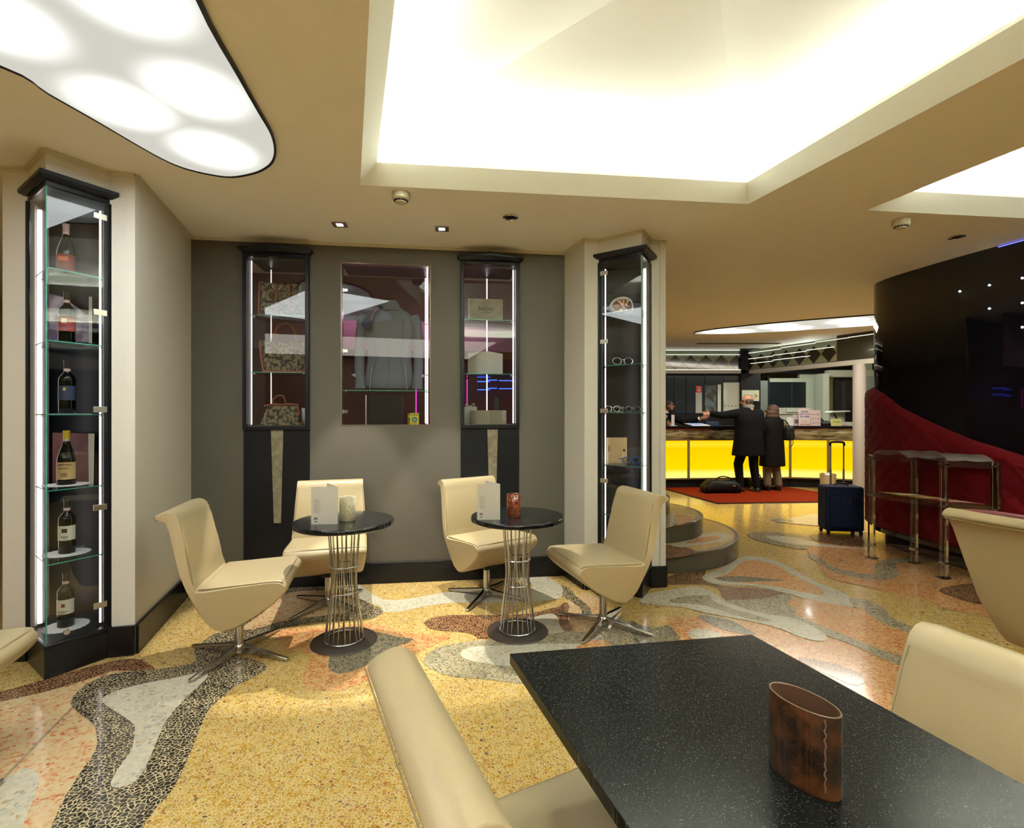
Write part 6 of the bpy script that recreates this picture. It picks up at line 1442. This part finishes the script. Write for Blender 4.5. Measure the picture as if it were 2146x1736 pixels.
coat([(.43, 0, .01, .225, .17), (.60, 0, .01, .215, .165), (.80, 0, .01, .205, .155), (.98, 0, .0, .185, .14), (1.12, 0, 0, .195, .14), (1.20, 0, 0, .185, .13), (1.27, 0, 0, .14, .11), (1.32, 0, 0, .085, .085)], M_coat2, wom, .012,
     [[(SL, .070), (EL, .058), (HL+Vector((0, -.03, .0)), .046)], [(SR_, .070), (ER, .058), (HR+Vector((0, -.03, 0)), .046)]])
for s, A_ in ((-1, Vector((-.10, .03, 0))), (1, Vector((.085, -.02, 0)))):
    kn_ = Vector((s*.085, .03, .43)); b = B(); b.cone(kn_+Vector((0, 0, .12)), kn_, .085, .078, 12); b.cone(kn_, A_+Vector((0, -.02, .11)), .078, .068, 12); obj('trouser_leg', b, M_pale, wom, remesh=.012)
    b = B(); b.cone(A_+Vector((0, -.04, .07)), A_+Vector((0, .14, .03)), .036, .030, 10); b.box(A_.x-.022, A_.x+.022, A_.y-.075, A_.y-.03, 0, .06); b.box(A_.x-.032, A_.x+.032, A_.y+.03, A_.y+.16, 0, .02); obj('shoe', b, M_shoe, wom, remesh=.008)
bp = thing('backpack', 'small black rucksack hanging on the woman\'s right shoulder', 'bag', (wom.location.x+.215, 8.93, .90), radians(14))
obj('body', B().box(-.075, .085, -.09, .09, 0, .24), M_bag, bp, bevel=.04, seg=4); obj('strap', B().tube(catmull([(-.02, -.07, .23), (-.07, -.06, .32), (-.10, .0, .36), (-.07, .06, .30)], 4, False), .010, 8), M_bag, bp)
obj('pocket', B().box(-.04, .06, -.115, -.08, .02, .13), M_bag, bp, bevel=.015, seg=3); obj('loose_strap', B().tube(catmull([(.03, -.09, .03), (.02, -.10, -.06), (-.05, -.10, -.12)], 4, False), .006, 6), M_bag, bp)

clk = thing('person', 'bearded clerk in a dark suit behind the counter, stretching out his hand', 'person', (3.02, 10.22, 0), 0)
b = B(); 
for s in (-1, 1): b.cone(Vector((s*.09, 0, .9)), Vector((s*.10, 0, .48)), .08, .055, 12); b.cone(Vector((s*.10, 0, .48)), Vector((s*.10, 0, .09)), .055, .038, 12); b.cone(Vector((s*.10, 0, .05)), Vector((s*.10+.08, -.12, .035)), .036, .03, 10)
for (p, r0), (q, r1) in (((( 0, 0, .92), .13), ((0, 0, 1.1), .12)), (((0, 0, 1.1), .12), ((.01, 0, 1.26), .135)), (((.01, 0, 1.26), .135), ((.02, 0, 1.34), .10)), (((.02, 0, 1.34), .10), ((.05, -.03, 1.43), .052))): b.cone(Vector(p), Vector(q), r0, r1, 14)
Sa, Ea, Ha = Vector((.14, -.10, 1.30)), Vector((.36, -.24, 1.19)), Vector((.60, -.42, 1.28)); Sb, Eb, Hb = Vector((-.16, .08, 1.30)), Vector((-.2, -.05, 1.08)), Vector((-.02, -.2, 1.17))
for S_, E_, H_ in ((Sa, Ea, Ha), (Sb, Eb, Hb)): b.cone(S_, E_, .05, .04, 12); b.cone(E_, H_, .04, .027, 12)
hand(b, Ha, (.85, -.25, .15), (.1, -.2, 1)); hand(b, Hb, (.8, -.4, 0), (.2, .1, 1))
hc = head(b, (.09, -.05, 1.52), (.9, -.43)); obj('body', b, M_skin, clk, remesh=.0065); eyes(clk, hc)
c_, f_, r_, u_ = hc; b = B(); b.ball(c_+u_*.045-f_*.022, .096, (1, 1, .85), 18); b.ball(c_-f_*.045+u_*.0, .075, seg=14); obj('hair', b, mat('dark_brown_hair', (.03, .018, .01), .7), clk, remesh=.009)
b = B(); b.ball(c_-u_*.088+f_*.045, .042, seg=12)
for q in (-1, 1): b.cone(c_+r_*q*.060-u_*.03+f_*.015, c_+r_*q*.035-u_*.085+f_*.045, .018, .022, 8)
obj('beard', b, mat('dark_brown_hair', (.03, .018, .01), .7), clk, remesh=.008)
coat([(.88, 0, 0, .19, .14), (1.0, 0, 0, .185, .135), (1.15, 0, 0, .20, .14), (1.27, .01, 0, .215, .135), (1.34, .02, 0, .15, .10), (1.38, .03, -.02, .08, .075)], mat('charcoal_suit', (.005, .005, .006), .8, spec=.2), clk, .012,
     [[(Sa, .075), (Ea, .060), (Ha-Vector((.055, -.04, .022)), .045)], [(Sb, .075), (Eb, .060), (Hb, .045)]], 'jacket')
obj('cuff', B().tube([Ha-Vector((.055, -.042, .022)), Ha-Vector((.018, -.014, .008))], .037, 14), M_white, clk)
obj('collar', B().tube([(.03, -.02, 1.375), (.055, -.03, 1.42)], [.066, .056], 16), M_white, clk)
for s in (-1, 1):
    b = B(); b.cone(Vector((s*.09, 0, .88)), Vector((s*.10, 0, .48)), .095, .075, 12); b.cone(Vector((s*.10, 0, .48)), Vector((s*.10, 0, .09)), .075, .06, 12); obj('trouser_leg', b, M_trou, clk, remesh=.014)

# faint blue light line where the curved wall meets the ceiling
seg_ = [(p.x, p.y, H-.012) for p in offset_path(WP, .012) if p.y < 4.2]
obj('blue_light_line', B().tube(seg_, .004, 6), mat('led_violet', (0, 0, 1), .5, emis=(.22, .22, 1), es=.7), wall_curved)
